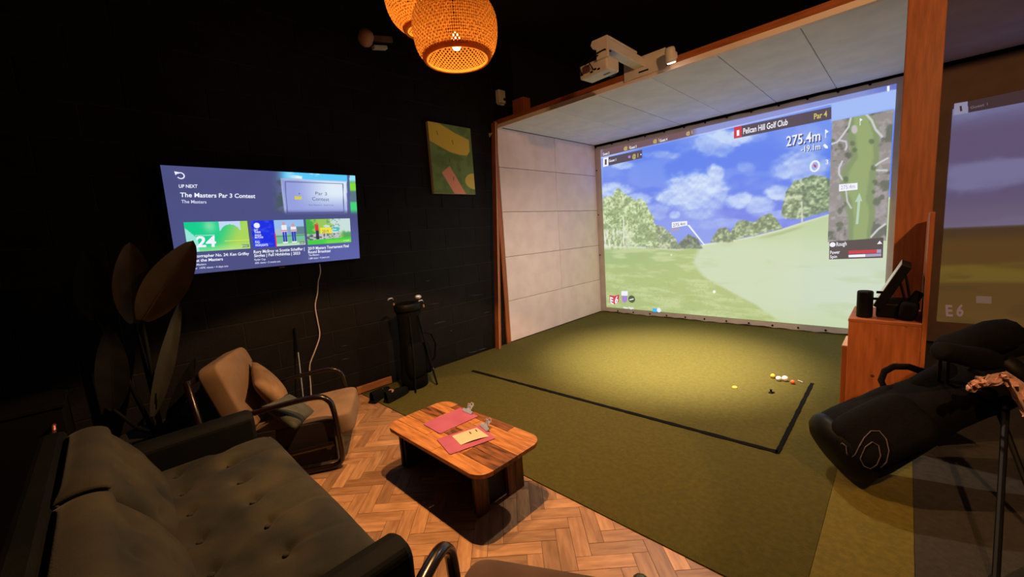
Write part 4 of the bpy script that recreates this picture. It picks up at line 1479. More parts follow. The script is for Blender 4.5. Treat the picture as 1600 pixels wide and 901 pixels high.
for pts in ([(bc[0] + .0, bc[1] - .085, bc[2] - .02), (bc[0] - .02, bc[1] - .12, bc[2] + .04), (ax - .05, 2.90, az - .06), (ax + .03, 2.905, az - .05), (ax + .055, 2.96, az - .06)],
            [(bc[0] - .118, bc[1] - .075, bc[2] - .02), (bc[0] - .12, bc[1] - .10, bc[2] + .04), (bc[0] - .05, bc[1] - .11, bc[2] + .075), (ax - .03, 2.905, az - .075)]):
    MB().tube(pts, 0.005, 6).build('cable', M['black'], pj, off=po)

sx = at_y(1049, 98, 3.43)
so = (sx[0], 3.43, sx[2])
sl = thing('spotlight', 'lit white spotlight on the top edge of the golf bay beside the projector', 'lamp', so)
Rs = Matrix.Rotation(math.radians(16), 3, 'X')
MB().lathe([(.034, 0), (.040, .004), (.040, .09), (.034, .11), (.018, .115)], 24, (0, 0, 0), Rs).build('housing', M['white_plastic'], sl, smooth=True)
MB().lathe([(.033, -.001), (.030, -.004)], 24, (0, 0, 0), Rs).build('glowing_lens', em_mat('spot_lens', (255, 232, 196), 14.0), sl)
MB().tube([(0, .0, .10), (0, .10, .10), (0, .105, BAY_H + .04 - sx[2])], 0.008, 8).build('bracket', M['white_plastic'], sl)
ld = bpy.data.lights.new('spot_beam', 'SPOT')
ld.energy = BAY_SPOT
ld.color = (1.0, 0.81, 0.64)
ld.spot_size = math.radians(152)
ld.spot_blend = 1.0
ld.shadow_soft_size = 0.03
lo = bpy.data.objects.new('spot_beam', ld)
COL.objects.link(lo)
lo.parent = sl
lo.location = Rs @ Vector((0, 0, -.02))
tgt = Vector(at_z(1040, 562, 0)) - Vector(so) - lo.location
lo.rotation_euler = tgt.to_track_quat('-Z', 'Y').to_euler()
l2 = ld.copy()                       # the hot centre of the same reflector
l2.name = 'spot_centre'
l2.energy = BAY_SPOT * 7.5
l2.spot_size = math.radians(60)
lo2 = bpy.data.objects.new('spot_centre', l2)
COL.objects.link(lo2)
lo2.parent = sl
lo2.location = lo.location
lo2.rotation_euler = lo.rotation_euler

# ================================================================== COFFEE TABLE
TZ = 0.31
tx0, tx1, ty0, ty1 = -2.205, -1.33, 1.052, 1.508
tcx, tcy = (tx0 + tx1) / 2, (ty0 + ty1) / 2
tb = thing('coffee_table', 'low coffee table of reclaimed orange and brown planks on the herringbone floor', 'table', (tcx, tcy, 0))


def rrect(x0, y0, x1, y1, r, n=8):
    P = []
    for cx, cy, a in ((x1 - r, y1 - r, 0), (x0 + r, y1 - r, 90), (x0 + r, y0 + r, 180), (x1 - r, y0 + r, 270)):
        for k in range(n + 1):
            t = math.radians(a + 90 * k / n)
            P.append((cx + r * math.cos(t), cy + r * math.sin(t)))
    return P


def clip_box(P, x0, x1, y0, y1):
    P = clip_y(P, y1)
    P = clip_x(P, x0)
    P = [(x, -y) for x, y in clip_y([(x, -y) for x, y in P], -y0)]
    P = [(y, x) for x, y in clip_y([(y, x) for x, y in P], x1)]
    return P


outline = rrect(tx0 - tcx, ty0 - tcy, tx1 - tcx, ty1 - tcy, 0.085)
rows = [(-.229, -.140), (-.138, -.062), (-.060, .020), (.022, .100), (.102, .165), (.167, .229)]
cuts = [[-.45, .05, .45], [-.45, -.12, .2, .45], [-.45, -.05, .45], [-.45, -.26, .12, .45], [-.45, .0, .45], [-.45, -.3, .22, .45]]
kinds = [['a', 'a'], ['a', 'a', 'b'], ['a', 'b'], ['b', 'a', 'a'], ['a', 'a'], ['a', 'b', 'a']]
for (y0, y1), cs, ks in zip(rows, cuts, kinds):
    for (x0, x1), k in zip(zip(cs[:-1], cs[1:]), ks):
        P = clip_box(outline, x0 + .001, x1 - .001, y0, y1)
        if len(P) > 2:
            cx = sum(p[0] for p in P) / len(P)
            cy = sum(p[1] for p in P) / len(P)
            o = MB().prism([(p[0] - cx, p[1] - cy) for p in P], -.022, 0).build('top_plank', M['table_' + k], tb, bevel=0.0015)
            o.location = (cx, cy, TZ + RS.uniform(-.0008, .0002))
MB().span((-.40, -.19, TZ - .034), (.40, .19, TZ - .0225)).build('top_frame', M['black_board'], tb)
bx0, bx1, by0, by1 = -2.19 - tcx, -1.475 - tcx, 1.135 - tcy, 1.470 - tcy
for x, s in ((bx0, 1), (bx1, -1)):
    for y0, y1 in ((by0, by0 + .075), (by1 - .12, by1 - .062), (by1 - .060, by1)):
        MB().span((x - .012, y0, 0.001), (x + .012, y1, TZ - .034)).build('leg_plank', M['table_v' if s < 0 else 'black_board'], tb, bevel=0.002)  # left end planks coloured black to stand for its shade
    MB().span((x + s * .03 - .008, by0 + .01, 0.001), (x + s * .03 + .008, by1 - .01, TZ - .034)).build('end_board', M['black_board'], tb)
MB().span((bx0 + .04, by0 + .09, .10), (bx1 - .04, by1 - .02, .118)).build('shelf', M['black_board'], tb)
MB().span((bx0 + .04, by1 - .03, .001), (bx1 - .04, by1 - .012, TZ - .034)).build('back_board', M['black_board'], tb)


def clipboard(pxs, clip_px, label, paper=None):
    c = [at_z(*p, TZ + .004) for p in pxs]
    cen = sum(c) / 4
    cb = thing('clipboard', label, 'clipboard', (cen[0], cen[1], TZ + .001), 0, 'pink clipboards on the coffee table')
    o0 = (cen[0], cen[1], TZ + .001)
    # squared-up board: long axis from the far end to the near end
    ax = (c[1] + c[2] - c[0] - c[3]) / 2
    L = np.linalg.norm(ax)
    ax = ax / L
    sd = np.array([-ax[1], ax[0], 0])
    W = abs(((c[0] - c[3]) @ sd + (c[1] - c[2]) @ sd) / 2)
    A = Matrix(((ax[0], sd[0], 0), (ax[1], sd[1], 0), (0, 0, 1)))
    P = rrect(-L / 2, -W / 2, L / 2, W / 2, .012, 4)
    mb = MB().prism([tuple((A @ Vector((x, y, 0)))[:2]) for x, y in P], 0, .004)
    mb.build('board', M['pink'], cb, bevel=0.001)
    q = at_z(*clip_px, TZ + .005)
    k = Vector((q[0] - o0[0], q[1] - o0[1], 0))
    mb = MB()
    # bulldog clip: flared jaw, bent body and raised thumb plates
    T = lambda x, y, z: tuple(k + A @ Vector((x, y, z)))
    jw = .047
    mb.add([T(-.012, -jw, .0045), T(-.012, jw, .0045), T(.004, jw, .016), T(.004, -jw, .016), T(-.012, -jw, .0075), T(-.012, jw, .0075), T(.002, jw, .019), T(.002, -jw, .019)],
           [(0, 1, 2, 3), (7, 6, 5, 4), (0, 4, 5, 1), (1, 5, 6, 2), (2, 6, 7, 3), (3, 7, 4, 0)])
    mb.tube([T(.004, -jw * .98, .012), T(.004, jw * .98, .012)], .006, 8)
    cl = mb.build('clip_jaw', M['chrome'], cb)
    mb = MB()
    mb.add([T(.004, -.022, .014), T(.004, .022, .014), T(.034, .016, .036), T(.034, -.016, .036), T(.003, -.022, .017), T(.003, .022, .017), T(.032, .016, .039), T(.032, -.016, .039)],
           [(0, 1, 2, 3), (7, 6, 5, 4), (0, 4, 5, 1), (1, 5, 6, 2), (2, 6, 7, 3), (3, 7, 4, 0)])
    mb.tube([T(.033, -.016, .037), T(.040, -.008, .050), T(.040, .008, .050), T(.033, .016, .037)], .0035, 6)
    mb.tube([T(.010, -.016, .020), T(.018, -.010, .052), T(.018, .010, .052), T(.010, .016, .020)], .003, 6)
    mb.build('clip_lever', M['chrome'], cb)
    return cb, A, k, o0


clipboard([(680, 657), (716, 643.5), (749, 650), (687, 677)][0:0] or [(661, 662), (717, 637.5), (750, 649), (687, 677)], (731, 643.5),
          'empty pink clipboard with a steel bulldog clip, farther back on the coffee table')
cb2, A2, k2, o2 = clipboard([(681, 687), (748, 663.5), (777, 684), (704, 708.5)], (757.5, 668.5),
                            'pink clipboard holding a cream score sheet, nearer on the coffee table')
pp = [at_z(*p, TZ + .008) for p in [(706, 680.5), (745, 667.5), (764, 681), (720, 694.5)]]
pcn = sum(pp) / 4
sheet = thing('score_sheet', 'small cream paper sheet held under the clip of the nearer clipboard', 'paper', (pcn[0], pcn[1], TZ + .0055))


def shf(s, t):
    a = pp[0] * (1 - s) + pp[1] * s
    b = pp[3] * (1 - s) + pp[2] * s
    q = a * (1 - t) + b * t
    return (q[0] - pcn[0], q[1] - pcn[1], .0012 + .010 * math.sin(PI * s) * (.3 + .7 * t) * .6)


MB().surf(shf, 12, 6).build('sheet', M['paper'], sheet, smooth=True)
for s0, t0, ln in ((.62, .18, .14), (.88, .14, .07)):
    a, b = np.array(shf(s0, t0)), np.array(shf(s0 - .03, t0 + .22))
    MB().tube([a + [0, 0, .001], b + [0, 0, .001]], .0035, 6, flat=.3).build('ink_mark', M['ink'], sheet)

# ================================================================== SOFA
sx0, sx1 = -2.60, -0.955
so = (-1.78, 0.1, 0)
sofa = thing('sofa', 'olive green velvet two seat sofa with tufted cushions in the dark foreground', 'sofa', so)
SXL, SXR, SYB, SYF = -2.44, -1.105, -0.02, 0.515


def seat_top(s, t):
    x = SXL + (SXR - SXL) * s
    y = SYB + (SYF - SYB) * t
    z = 0.430
    ex = min(x - SXL, SXR - x)
    z -= 0.035 * math.exp(-(SYF - y) / 0.028) + 0.018 * math.exp(-ex / .03)
    for r, yy in enumerate((0.10, 0.285)):
        for k in range(7):
            bx = SXL + 0.11 + 0.205 * k - (0.10 if r else 0)
            d2 = ((x - bx) / .036) ** 2 + ((y - yy) / .030) ** 2
            z -= 0.020 * math.exp(-d2)
            if r == 1 and y > yy:
                wob = bx + .02 * math.sin((y - yy) * 9 + k)
                z -= 0.013 * math.exp(-((x - wob) / .016) ** 2) * max(0, 1 - (y - yy) / .26)
            if r == 0 and yy < y < .285:
                wob = bx - .10 * (y - yy) / .185
                z -= 0.006 * math.exp(-((x - wob) / .014) ** 2)
    z += 0.006 * math.sin(x * 9) * math.sin(y * 11)
    return x - so[0], y - so[1], z


mb = MB().surf(seat_top, 150, 60)
mb.build('seat_cushion', M['sofa'], sofa, smooth=True)
MB().span((SXL + .002, SYB, .20), (SXR - .002, SYF - .001, .40)).build('seat_base', M['sofa'], sofa, off=so, bevel=.012)
btn = [(r, SXL + 0.11 + 0.205 * k - (0.10 if r else 0), (0.10, 0.285)[r]) for r in range(2) for k in range(7)]
for r, x, y in btn:
    if SXL + .04 < x < SXR - .04:
        s, t = (x - SXL) / (SXR - SXL), (y - SYB) / (SYF - SYB)
        p = seat_top(s, t)
        MB().ball((0, 0, 0), (.011, .011, .006), 10, 6).build('button', M['sofa'], sofa).location = (p[0], p[1], p[2] + .002)


def back_cushion(xa, xb, ht):
    def f(s, t):
        # cross-section runs from the seat up the front, over the top and down the back
        x = xa + (xb - xa) * s
        e = min(s, 1 - s) * (xb - xa)
        rnd = .05 * math.exp(-e / .035)
        n = 4 * t
        if t < .6:
            u = t / .6
            y = .075 - .145 * u - rnd * .9 + .020 * math.sin(PI * u)
            z = .40 + (ht - .40 - .05) * u
        elif t < .8:
            a = (t - .6) / .2 * PI
            y = -.135 + .065 * math.cos(a) - rnd * .2
            z = ht - .05 + (.05 - rnd * .6) * math.sin(a)
        else:
            u = (t - .8) / .2
            y = -.20 - .02 * u
            z = ht - .05 - (ht - .35) * u
        if t < .6:
            for r, zz in enumerate((.50, .62)):
                for k in range(4):
                    bx = xa + .09 + .17 * k + (.085 if r else 0)
                    y -= .018 * math.exp(-((x - bx) / .03) ** 2 - ((z - zz) / .028) ** 2)
        return x - so[0], y - so[1], z
    o = MB().surf(f, 60, 60).build('back_cushion', M['sofa'], sofa, smooth=True)
    o.modifiers.new('thick', 'SOLIDIFY').thickness = .01
    return o


back_cushion(-2.44, -1.78, .735)
back_cushion(-1.765, -1.105, .725)
MB().span((-2.56, -.285, .12), (-1.0, -.205, .70)).build('back_frame', M['sofa_dark'], sofa, off=so, bevel=.02)


def arm(xa, xb, yb, yf, zt, ridge):
    mb = MB()
    pr = [(xa, .14), (xb, .14), (xb, zt - .03), (xb - (.03 if ridge else .02), zt - .005), ((xa + xb) / 2, zt), (xa + .03, zt - .01), (xa, zt - .045)]
    vs = [(x, yb, z) for x, z in pr] + [(x, yf - .02, z) for x, z in pr] + [((x - (xa + xb) / 2) * .86 + (xa + xb) / 2, yf, (z - .35) * .96 + .35) for x, z in pr]
    n = len(pr)
    fs = [tuple(range(n)), tuple(range(3 * n - 1, 2 * n - 1, -1))]
    for j in range(2):
        for i in range(n):
            fs.append((j * n + i, (j + 1) * n + i, (j + 1) * n + (i + 1) % n, j * n + (i + 1) % n))
    mb.add(vs, fs)
    return mb.build('armrest', M['sofa_dark'], sofa, off=so, smooth=False, bevel=.012)


arm(-2.585, -2.443, -.26, .455, .555, True)
arm(-1.102, -.958, -.26, .505, .548, False)
for x in (-2.5, -1.04):
    for y in (-.2, .42):
        MB().lathe([(.014, .0), (.024, .15)], 12, (x - so[0], y - so[1], 0)).build('leg', M['sofa_leg'], sofa)
MB().span((-2.46, -.22, .14), (-1.09, .50, .205)).build('rail', M['sofa_dark'], sofa, off=so)

# ================================================================== ARMCHAIRS
def armchair(label, loc, rotz, uph):
    ch = thing('armchair', label, 'armchair', loc, rotz, 'bentwood lounge chairs')
    for s in (-1, 1):
        x = s * .285
        P = [(-.40, .025), (-.2, .022), (.16, .022), (.255, .022), (.30, .045), (.312, .10), (.305, .25), (.292, .40), (.27, .455), (.22, .485), (.10, .482), (-.12, .455), (-.36, .42), (-.42, .415)]
        sp = []
        Pv = [Vector((x, y, z)) for y, z in P]
        for i in range(len(Pv) - 1):
            p0, p1, p2, p3 = Pv[max(i - 1, 0)], Pv[i], Pv[i + 1], Pv[min(i + 2, len(Pv) - 1)]
            for k in range(4):
                t = k / 4
                sp.append(0.5 * ((2 * p1) + (p2 - p0) * t + (2 * p0 - 5 * p1 + 4 * p2 - p3) * t * t + (3 * p1 - p0 - 3 * p2 + p3) * t ** 3))
        sp.append(Pv[-1])
        MB().tube(sp, .022, 10, flat=.75).build('arm_loop', M['bentwood'], ch, smooth=True)
        MB().tube([(x, -.38, .02), (x, -.40, .25), (x, -.44, .70)], [.024, .022, .018], 8).build('rear_leg', M['bentwood'], ch, smooth=True)
        MB().span((x - s * .022 - .006, -.36, .05), (x - s * .022 + .006, .28, .315)).build('side_panel', M['under'], ch, bevel=.004)  # dark sheet added in place of the shade under the arm
        MB().tube([(x, .27, .17), (x, -.42, .13)], .018, 8).build('side_rail', M['bentwood'], ch)
    MB().tube([(-.285, .24, .15), (.285, .24, .15)], .018, 8).build('front_rail', M['bentwood'], ch)
    MB().tube([(-.285, -.395, .20), (.285, -.395, .20)], .018, 8).build('rear_rail', M['bentwood'], ch)
    MB().tube([(-.285, -.435, .68), (.285, -.435, .68)], .018, 8).build('top_rail', M['bentwood'], ch)
    Rx = Matrix.Rotation(math.radians(5), 3, 'X')
    MB().cushion((0, .045, .245), (.52, .70, .155), .22, Rx, 12).build('seat_cushion', uph, ch, smooth=True)
    Rb = Matrix.Rotation(math.radians(17), 3, 'X')
    MB().cushion((0, -.295, .525), (.50, .13, .47), .24, Rb, 12).build('back_cushion', uph, ch, smooth=True)
    MB().box((0, -.06, .155), (.50, .62, .02), Rx).build('seat_board', M['under'], ch)
    return ch


c1 = armchair('tan armchair with dark bentwood arms between the black wall and the sofa', (-2.905, .765, 0), math.radians(-29.3), M['tan'])
c2 = armchair('taupe armchair with dark bentwood arms cut off by the bottom edge of the photo', (-.590, .512, 0), math.radians(28.2), M['taupe'])


def on_chair(x, y, z):
    c, s = math.cos(math.radians(-29.3)), math.sin(math.radians(-29.3))
    return (-2.905 + c * x - s * y, .765 + s * x + c * y, z)


def pillow(loc, size, rx, ry, rz, mat, label):
    o = thing('pillow', label, 'pillow', loc, 0, 'pillows on the tan armchair')
    Rm = Matrix.Rotation(rz, 3, 'Z') @ Matrix.Rotation(rx, 3, 'X') @ Matrix.Rotation(ry, 3, 'Y')

    def f(s, t):
        u, v = 2 * s - 1, 2 * t - 1
        a = max(abs(u), abs(v))
        pinch = 1 - .10 * (1 - abs(u * v)) * a ** 2
        return u, v, pinch
    mb = MB()
    vs, fs = [], []
    n = 14
    for sgn in (1, -1):
        base = len(vs)
        for j in range(n + 1):
            for i in range(n + 1):
                u, v, p = f(i / n, j / n)
                h = ((1 - u * u) * (1 - v * v)) ** .42
                q = Rm @ Vector((u * p * size[0] / 2, sgn * h * size[1] / 2, v * p * size[2] / 2))
                vs.append(tuple(q))
        for j in range(n):
            for i in range(n):
                k = base + j * (n + 1) + i
                fs.append((k, k + 1, k + n + 2, k + n + 1))
    mb.add(vs, fs)
    mb.build('pillow_cover', mat, o, smooth=True)
    return o


pillow(on_chair(-.02, -.12, .49), (.36, .12, .34), math.radians(28), math.radians(14), math.radians(-18), M['tan_pillow'], 'small tan pillow leaning on the back of the tan armchair')
pillow(on_chair(.17, .03, .385), (.27, .09, .25), math.radians(52), math.radians(-10), math.radians(-40), M['teal_pillow'], 'grey green pillow lying in front of the tan pillow on the armchair')

# ================================================================== CABINET BY THE COLUMN
CY0, CY1 = 3.15, 3.592
f0, f1 = at_y(1326, 497.5, CY0), at_y(1441, 503.5, CY0)
cx0, cx1, cz = f0[0], f1[0], f0[2]
co = ((cx0 + cx1) / 2, (CY0 + CY1) / 2, 0.006)
cab = thing('ball_cabinet', 'orange pine cabinet with a tall side board in front of the column', 'cabinet', co)
MB().span((cx0, CY0, .008), (cx1, CY0 + .018, cz - .018)).build('front_panel', M['timber'], cab, off=co, bevel=.002)
MB().span((cx0, CY0 + .019, .008), (cx0 + .018, CY1, cz - .018)).build('side_panel', M['timber'], cab, off=co, bevel=.002)
MB().span((cx0 - .002, CY0 - .002, cz - .018), (cx1, CY1, cz)).build('top_panel', M['timber_h'], cab, off=co, bevel=.002)
bt = at_y(1452, 331, CY0)
mb = MB()
xb0, xb1 = cx1 + .001, cx1 + .021
prof = [(CY0, .008), (CY1, .008), (CY1, bt[2] - .06), (CY1 - .12, bt[2] - .01), (CY0 + .05, bt[2]), (CY0, bt[2] - .004)]
vs = [(xb0, y, z) for y, z in prof] + [(xb1, y, z) for y, z in prof]
n = len(prof)
mb.add(vs, [tuple(range(n - 1, -1, -1)), tuple(range(n, 2 * n))] + [(i, (i + 1) % n, n + (i + 1) % n, n + i) for i in range(n)])
mb.build('side_board', M['timber'], cab, off=co, bevel=.002)
lp = at_y(1315.5, 540, CY0 + .08)
MB().span((lp[0], CY0 + .075, .008), (cx0 - .003, CY1 - .1, lp[2])).build('kick_panel', M['timber'], cab, off=co, bevel=.002)
MB().span((lp[0], CY0 + .075, lp[2] + .0005), (cx0 - .003, CY1 - .1, lp[2] + .006)).build('panel_edge', M['ply_edge'], cab, off=co)
for u, v, rr in ((1400, 566, .009), (1363, 587, .010), (1369, 530, .006), (1416, 510, .006)):
    q = at_y(u, v, CY0)
    MB().lathe([(rr, 0), (rr * .6, .0012)], 10, (q[0] - co[0], CY0 - co[1] - .0005, q[2] - co[2]), Matrix.Rotation(PI / 2, 3, 'X')).build('knot', M['table_b'], cab)

q = at_y(1351.5, 496, 3.24)
ro = (q[0] - .004, 3.24, cz)
sp_ = thing('speaker', 'black cylindrical speaker standing on the left edge of the pine cabinet', 'speaker', ro)
hgt = at_y(1352, 454, 3.24)[2] - cz
MB().lathe([(.036, 0.001), (.039, .006), (.039, hgt - .008), (.035, hgt)], 28).build('body', M['black'], sp_, smooth=False, bevel=.001)
MB().lathe([(.034, hgt), (.030, hgt - .004), (.001, hgt - .004)], 28, caps=(False, False)).build('top_recess', M['black_board'], sp_)

a, b = at_y(1364, 478, 3.22), at_y(1409.5, 413, 3.22)
mo = (a[0] + .03, 3.36, cz)
mon = thing('monitor', 'touch monitor with a pale face tilted back on black struts on the cabinet', 'monitor', mo)
ax = np.array([b[0] - a[0], 0, b[2] - a[2]])
Lm = np.linalg.norm(ax)
ax = ax / Lm
nr = np.array([-ax[2], 0, ax[0]])


def bar_xz(p0, p1, t, y0, y1):
    p0, p1 = np.array(p0, float), np.array(p1, float)
    d = (p1 - p0) / np.linalg.norm(p1 - p0)
    k = np.array([d[2], 0, -d[0]]) * t
    vs = [tuple(pp_ + s_ * k + np.array([0, y, 0])) for y in (y0, y1) for pp_, s_ in ((p0, 0), (p1, 0), (p1, 1), (p0, 1))]
    return MB().add(vs, [(0, 1, 2, 3), (7, 6, 5, 4), (0, 4, 5, 1), (1, 5, 6, 2), (2, 6, 7, 3), (3, 7, 4, 0)])


A0, B0 = np.array([a[0], 0, a[2]]), np.array([b[0], 0, b[2]])
bar_xz(A0, B0, .046, 3.22, 3.52).build('monitor_case', M['black'], mon, off=mo, bevel=.003)
bar_xz(A0 - nr * -.003, B0 - nr * -.003, .0025, 3.228, 3.512).build('glass_face', M['monitor_face'], mon, off=mo)
foot = np.array([at_y(1416, 470, 3.26)[0], 0, cz + .10])
for f, u in ((.62, 0), (.80, .02)):
    p = A0 + ax * Lm * f + np.array([ax[2], 0, -ax[0]]) * .046
    MB().tube([(p[0], 3.26, p[2]), (foot[0] + u, 3.26, foot[2] - .01)], .006, 8).build('strut', M['black'], mon, off=mo)
MB().span((a[0] + .012, 3.25, cz + .001), (foot[0] + .035, 3.50, cz + .09)).build('stand_base', M['black'], mon, off=mo, bevel=.012)
for f in (.16, .32):
    p = A0 + ax * Lm * f + nr * .012
    MB().box((p[0], 3.222, p[2]), (.028, .012, .014)).build('clamp', M['black'], mon, off=mo)
q = at_y(1431, 470, 3.22)
eo = (q[0] + .0, 3.25, cz)
eq = thing('equipment_pouch', 'black equipment pouch leaning against the tall side board of the cabinet', 'pouch', eo)
MB().cushion((-.028, .0, .058), (.085, .13, .112), .5, Matrix.Rotation(.15, 3, 'Y'), 8).build('pouch_body', M['black_fabric'], eq, smooth=True)
MB().box((-.002, .0, .13), (.040, .08, .075), Matrix.Rotation(.45, 3, 'Y')).build('flap', M['black_fabric'], eq, bevel=.008)

# ================================================================== BALLS ON THE TURF
def golf_ball(px, mat, r, label):
    q = at_z(*px, .006 + r)
    o = thing('golf_ball', label, 'ball', (q[0], q[1], .006), 0, 'balls on the turf')
    MB().ball((0, 0, r), r, 20, 12).build('shell', mat, o, smooth=True)


golf_ball((1207.5, 587), M['yellow_ball'], .0185, 'yellow ball at the left end of the row of balls on the turf')
golf_ball((1216.5, 591), M['white_ball'], .0205, 'left white ball beside the yellow one on the turf')
golf_ball((1226.5, 591), M['white_ball'], .0235, 'right white ball beside the red one on the turf')
golf_ball((1238.5, 596.5), M['red_ball'], .0170, 'red ball at the right end of the row of balls on the turf')
q = at_z(1148, 605, .01)
o = thing('ball_marker', 'small yellow marker disc alone on the lit turf', 'marker', (q[0], q[1], .006))
MB().lathe([(.020, 0), (.022, .004), (.016, .012), (.004, .015)], 16).build('disc', M['yellow_ball'], o, smooth=True)
q = at_z(1204.5, 613, .01)
o = thing('rubber_tee', 'small black rubber tee on the turf below the row of balls', 'tee', (q[0], q[1], .006))
MB().lathe([(.018, 0), (.016, .006), (.007, .010), (.008, .026), (.010, .030)], 14).build('cup', M['black'], o, smooth=True)
MB().box((.012, .012, .005), (.022, .014, .010)).build('foot', M['black'], o, bevel=.002)
q = at_z(1251, 595.5, .01)
o = thing('wooden_tee', 'pale tee lying on the turf right of the red ball', 'tee', (q[0], q[1], .006))
d = at_z(1255, 597.5, .01) - at_z(1246.5, 594, .01)
d = Vector((d[0], d[1], 0)) * .5
MB().tube([-d + Vector((0, 0, .005)), d * .8 + Vector((0, 0, .005)), d + Vector((0, 0, .006))], [.003, .004, .007], 8).build('shaft', M['canvas_edge'], o)

# ================================================================== LARGE GOLF BAG
Bc = at_z(1307, 702, .17)
Tc = CAM + ray(1558, 582) * 1.95
Bv, Tv = Vector(Bc), Vector(Tc)
bo = (Bc[0], Bc[1], 0.006)
bag = thing('golf_bag', 'large black stand bag with a pale round emblem leaning on its legs at right', 'golf bag', bo)
a = (Tv - Bv)
LB = a.length
a.normalize()
cdir = Vector(CAM) - (Bv + Tv) / 2
d1 = (cdir - a * cdir.dot(a)).normalized()
d2 = a.cross(d1)                          # roughly upward in the picture
if d2.z < 0:
    d2 = -d2
RB = Matrix((d1, d2, a)).transposed()
FB = lambda x, y, z: tuple(Bv + RB @ Vector((x, y, z)))
mb = MB().lathe([(.11, -.02), (.165, .0), (.178, .04), (.180, .13), (.170, .24), (.158, .36), (.140, .50), (.142, .62), (.152, LB - .10), (.150, LB - .02)], 32, tuple(Bv), RB)
mb.build('body', M['black_fabric'], bag, smooth=True, off=bo)
MB().lathe([(.09, -.045), (.135, -.036), (.168, -.014), (.184, .02), (.182, .05), (.172, .06)], 32, tuple(Bv), RB).build('base_cap', M['black'], bag, smooth=True, off=bo)
MB().lathe([(.150, LB - .05), (.166, LB - .03), (.168, LB + .02), (.150, LB + .03), (.13, LB + .01), (.11, LB - .08)], 32, tuple(Bv), RB).build('top_collar', M['black'], bag, smooth=True, off=bo)
MB().cushion(FB(.09, -.01, .19), (.22, .27, .40), .5, RB, 12).build('front_pocket', M['black_fabric'], bag, smooth=True, off=bo)
MB().cushion(FB(.0, .085, .26), (.20, .16, .32), .5, RB, 12).build('side_pocket', M['black_fabric'], bag, smooth=True, off=bo)
MB().cushion(FB(.03, .07, .56), (.20, .14, .22), .5, RB, 10).build('small_pocket', M['black_fabric'], bag, smooth=True, off=bo)
MB().tube([FB(.02, .10, .36), FB(.02, .185, .395), FB(.02, .215, .44), FB(.02, .215, .49), FB(.02, .185, .54), FB(.02, .12, .58)], .017, 8, flat=.45).build('strap', M['black_fabric'], bag, smooth=True, off=bo)
MB().tube([FB(.05, .13, .10), FB(.05, .165, .15), FB(.05, .16, .22), FB(.05, .15, .28)], .010, 8, flat=.5).build('zip_flap', M['black_fabric'], bag, off=bo)
for p0, px, z in ((FB(.06, -.10, LB - .09), (1556, 905), .02), (FB(-.04, -.10, LB - .09), (1640, 850), .02)):
    q = at_z(*px, z)
    lg = MB().tube([p0, ((p0[0] + q[0]) / 2, (p0[1] + q[1]) / 2, (p0[2] + q[2]) / 2), tuple(q)], [.013, .011, .011], 8).build('stand_leg', M['black'], bag, off=bo)
    MB().ball((q[0], q[1], q[2] - .002), (.02, .02, .012), 10, 6).build('rubber_foot', M['black'], lg, off=bo)
# emblem: one line looping over a round badge
EZ = 0.187
emb = []
for px in [(1311, 696), (1316, 692), (1322, 697), (1323, 708), (1328, 716), (1336, 710), (1342, 698), (1350, 684), (1361, 673), (1374, 673), (1385, 686), (1389, 704), (1385, 722), (1376, 730)]:
    emb.append(px)
emb2 = [(1327, 716), (1331, 724), (1333, 736), (1336, 746)]
emb3 = [(1344, 716), (1352, 698), (1363, 690), (1373, 696), (1376, 712), (1370, 726), (1360, 732), (1350, 728), (1344, 716)]


def on_bag(px):
    d = Vector(ray(*px))
    o0 = Vector(CAM)
    # meets the elliptical pocket front: march along the ray
    t = 1.2
    for _ in range(900):
        p = RB.transposed() @ (o0 + d * t - Bv)
        e = abs((p.x - .09) / .11) ** 4 + abs((p.y + .01) / .135) ** 4 + abs((p.z - .19) / .20) ** 4
        if e < 1.0 or (p.x ** 2 + p.y ** 2 < .180 ** 2 and -.01 < p.z < LB):
            break
        t += .002
    return o0 + d * (t - .004)


for pts, rr in ((emb, .0026), (emb2, .0022), (emb3, .0024)):
    P = [on_bag(p) for p in pts]
    MB().tube(P, rr, 6).build('emblem', M['emblem'], bag, off=bo)

# clubs resting in the bag, under black head covers
for i, (px0, px1, zz, wd, lab) in enumerate([((1482, 545), (1575, 519), .86, .075, 'uppermost long black head cover on a club in the large bag'),
                                             ((1530, 560), (1604, 528), .88, .060, 'black head cover on a club at the right edge of the photo'),
                                             ((1470, 548), (1550, 563), .80, .050, 'slim black head cover between the bag collar and the pink towel')]):
    ds = (1.80, 1.86, 1.72)[i]
    p0, p1 = CAM + ray(*px0) * ds, CAM + ray(*px1) * ds * 1.03
    c0 = (p0 + p1) / 2
    o = thing('golf_club', lab, 'golf club', tuple(p0), 0, 'covered clubs in the large bag')
    sh0 = Vector(FB(.02 * i - .03, .03 * i - .02, LB - .25))
    MB().tube([sh0, tuple(p0)], .007, 8).build('shaft', M['black'], o, off=tuple(p0))
    dd = Vector(p1 - p0)
    mbx = MB().tube([Vector(p0) - dd * .05, Vector(p0), Vector(p0) + dd * .35, Vector(p0) + dd * .75, Vector(p0) + dd * .97, Vector(p0) + dd * 1.02], [wd * .55, wd * .8, wd * .85, wd, wd * .9, wd * .4], 12)
    mbx.build('head_cover', M['black_fabric'], o, smooth=True, off=tuple(p0))

# crumpled towel hung over the bag
tc = CAM + ray(1566, 603) * 1.72
to = tuple(tc)
tw = thing('towel', 'crumpled pink towel draped over the top of the large golf bag', 'towel', to)


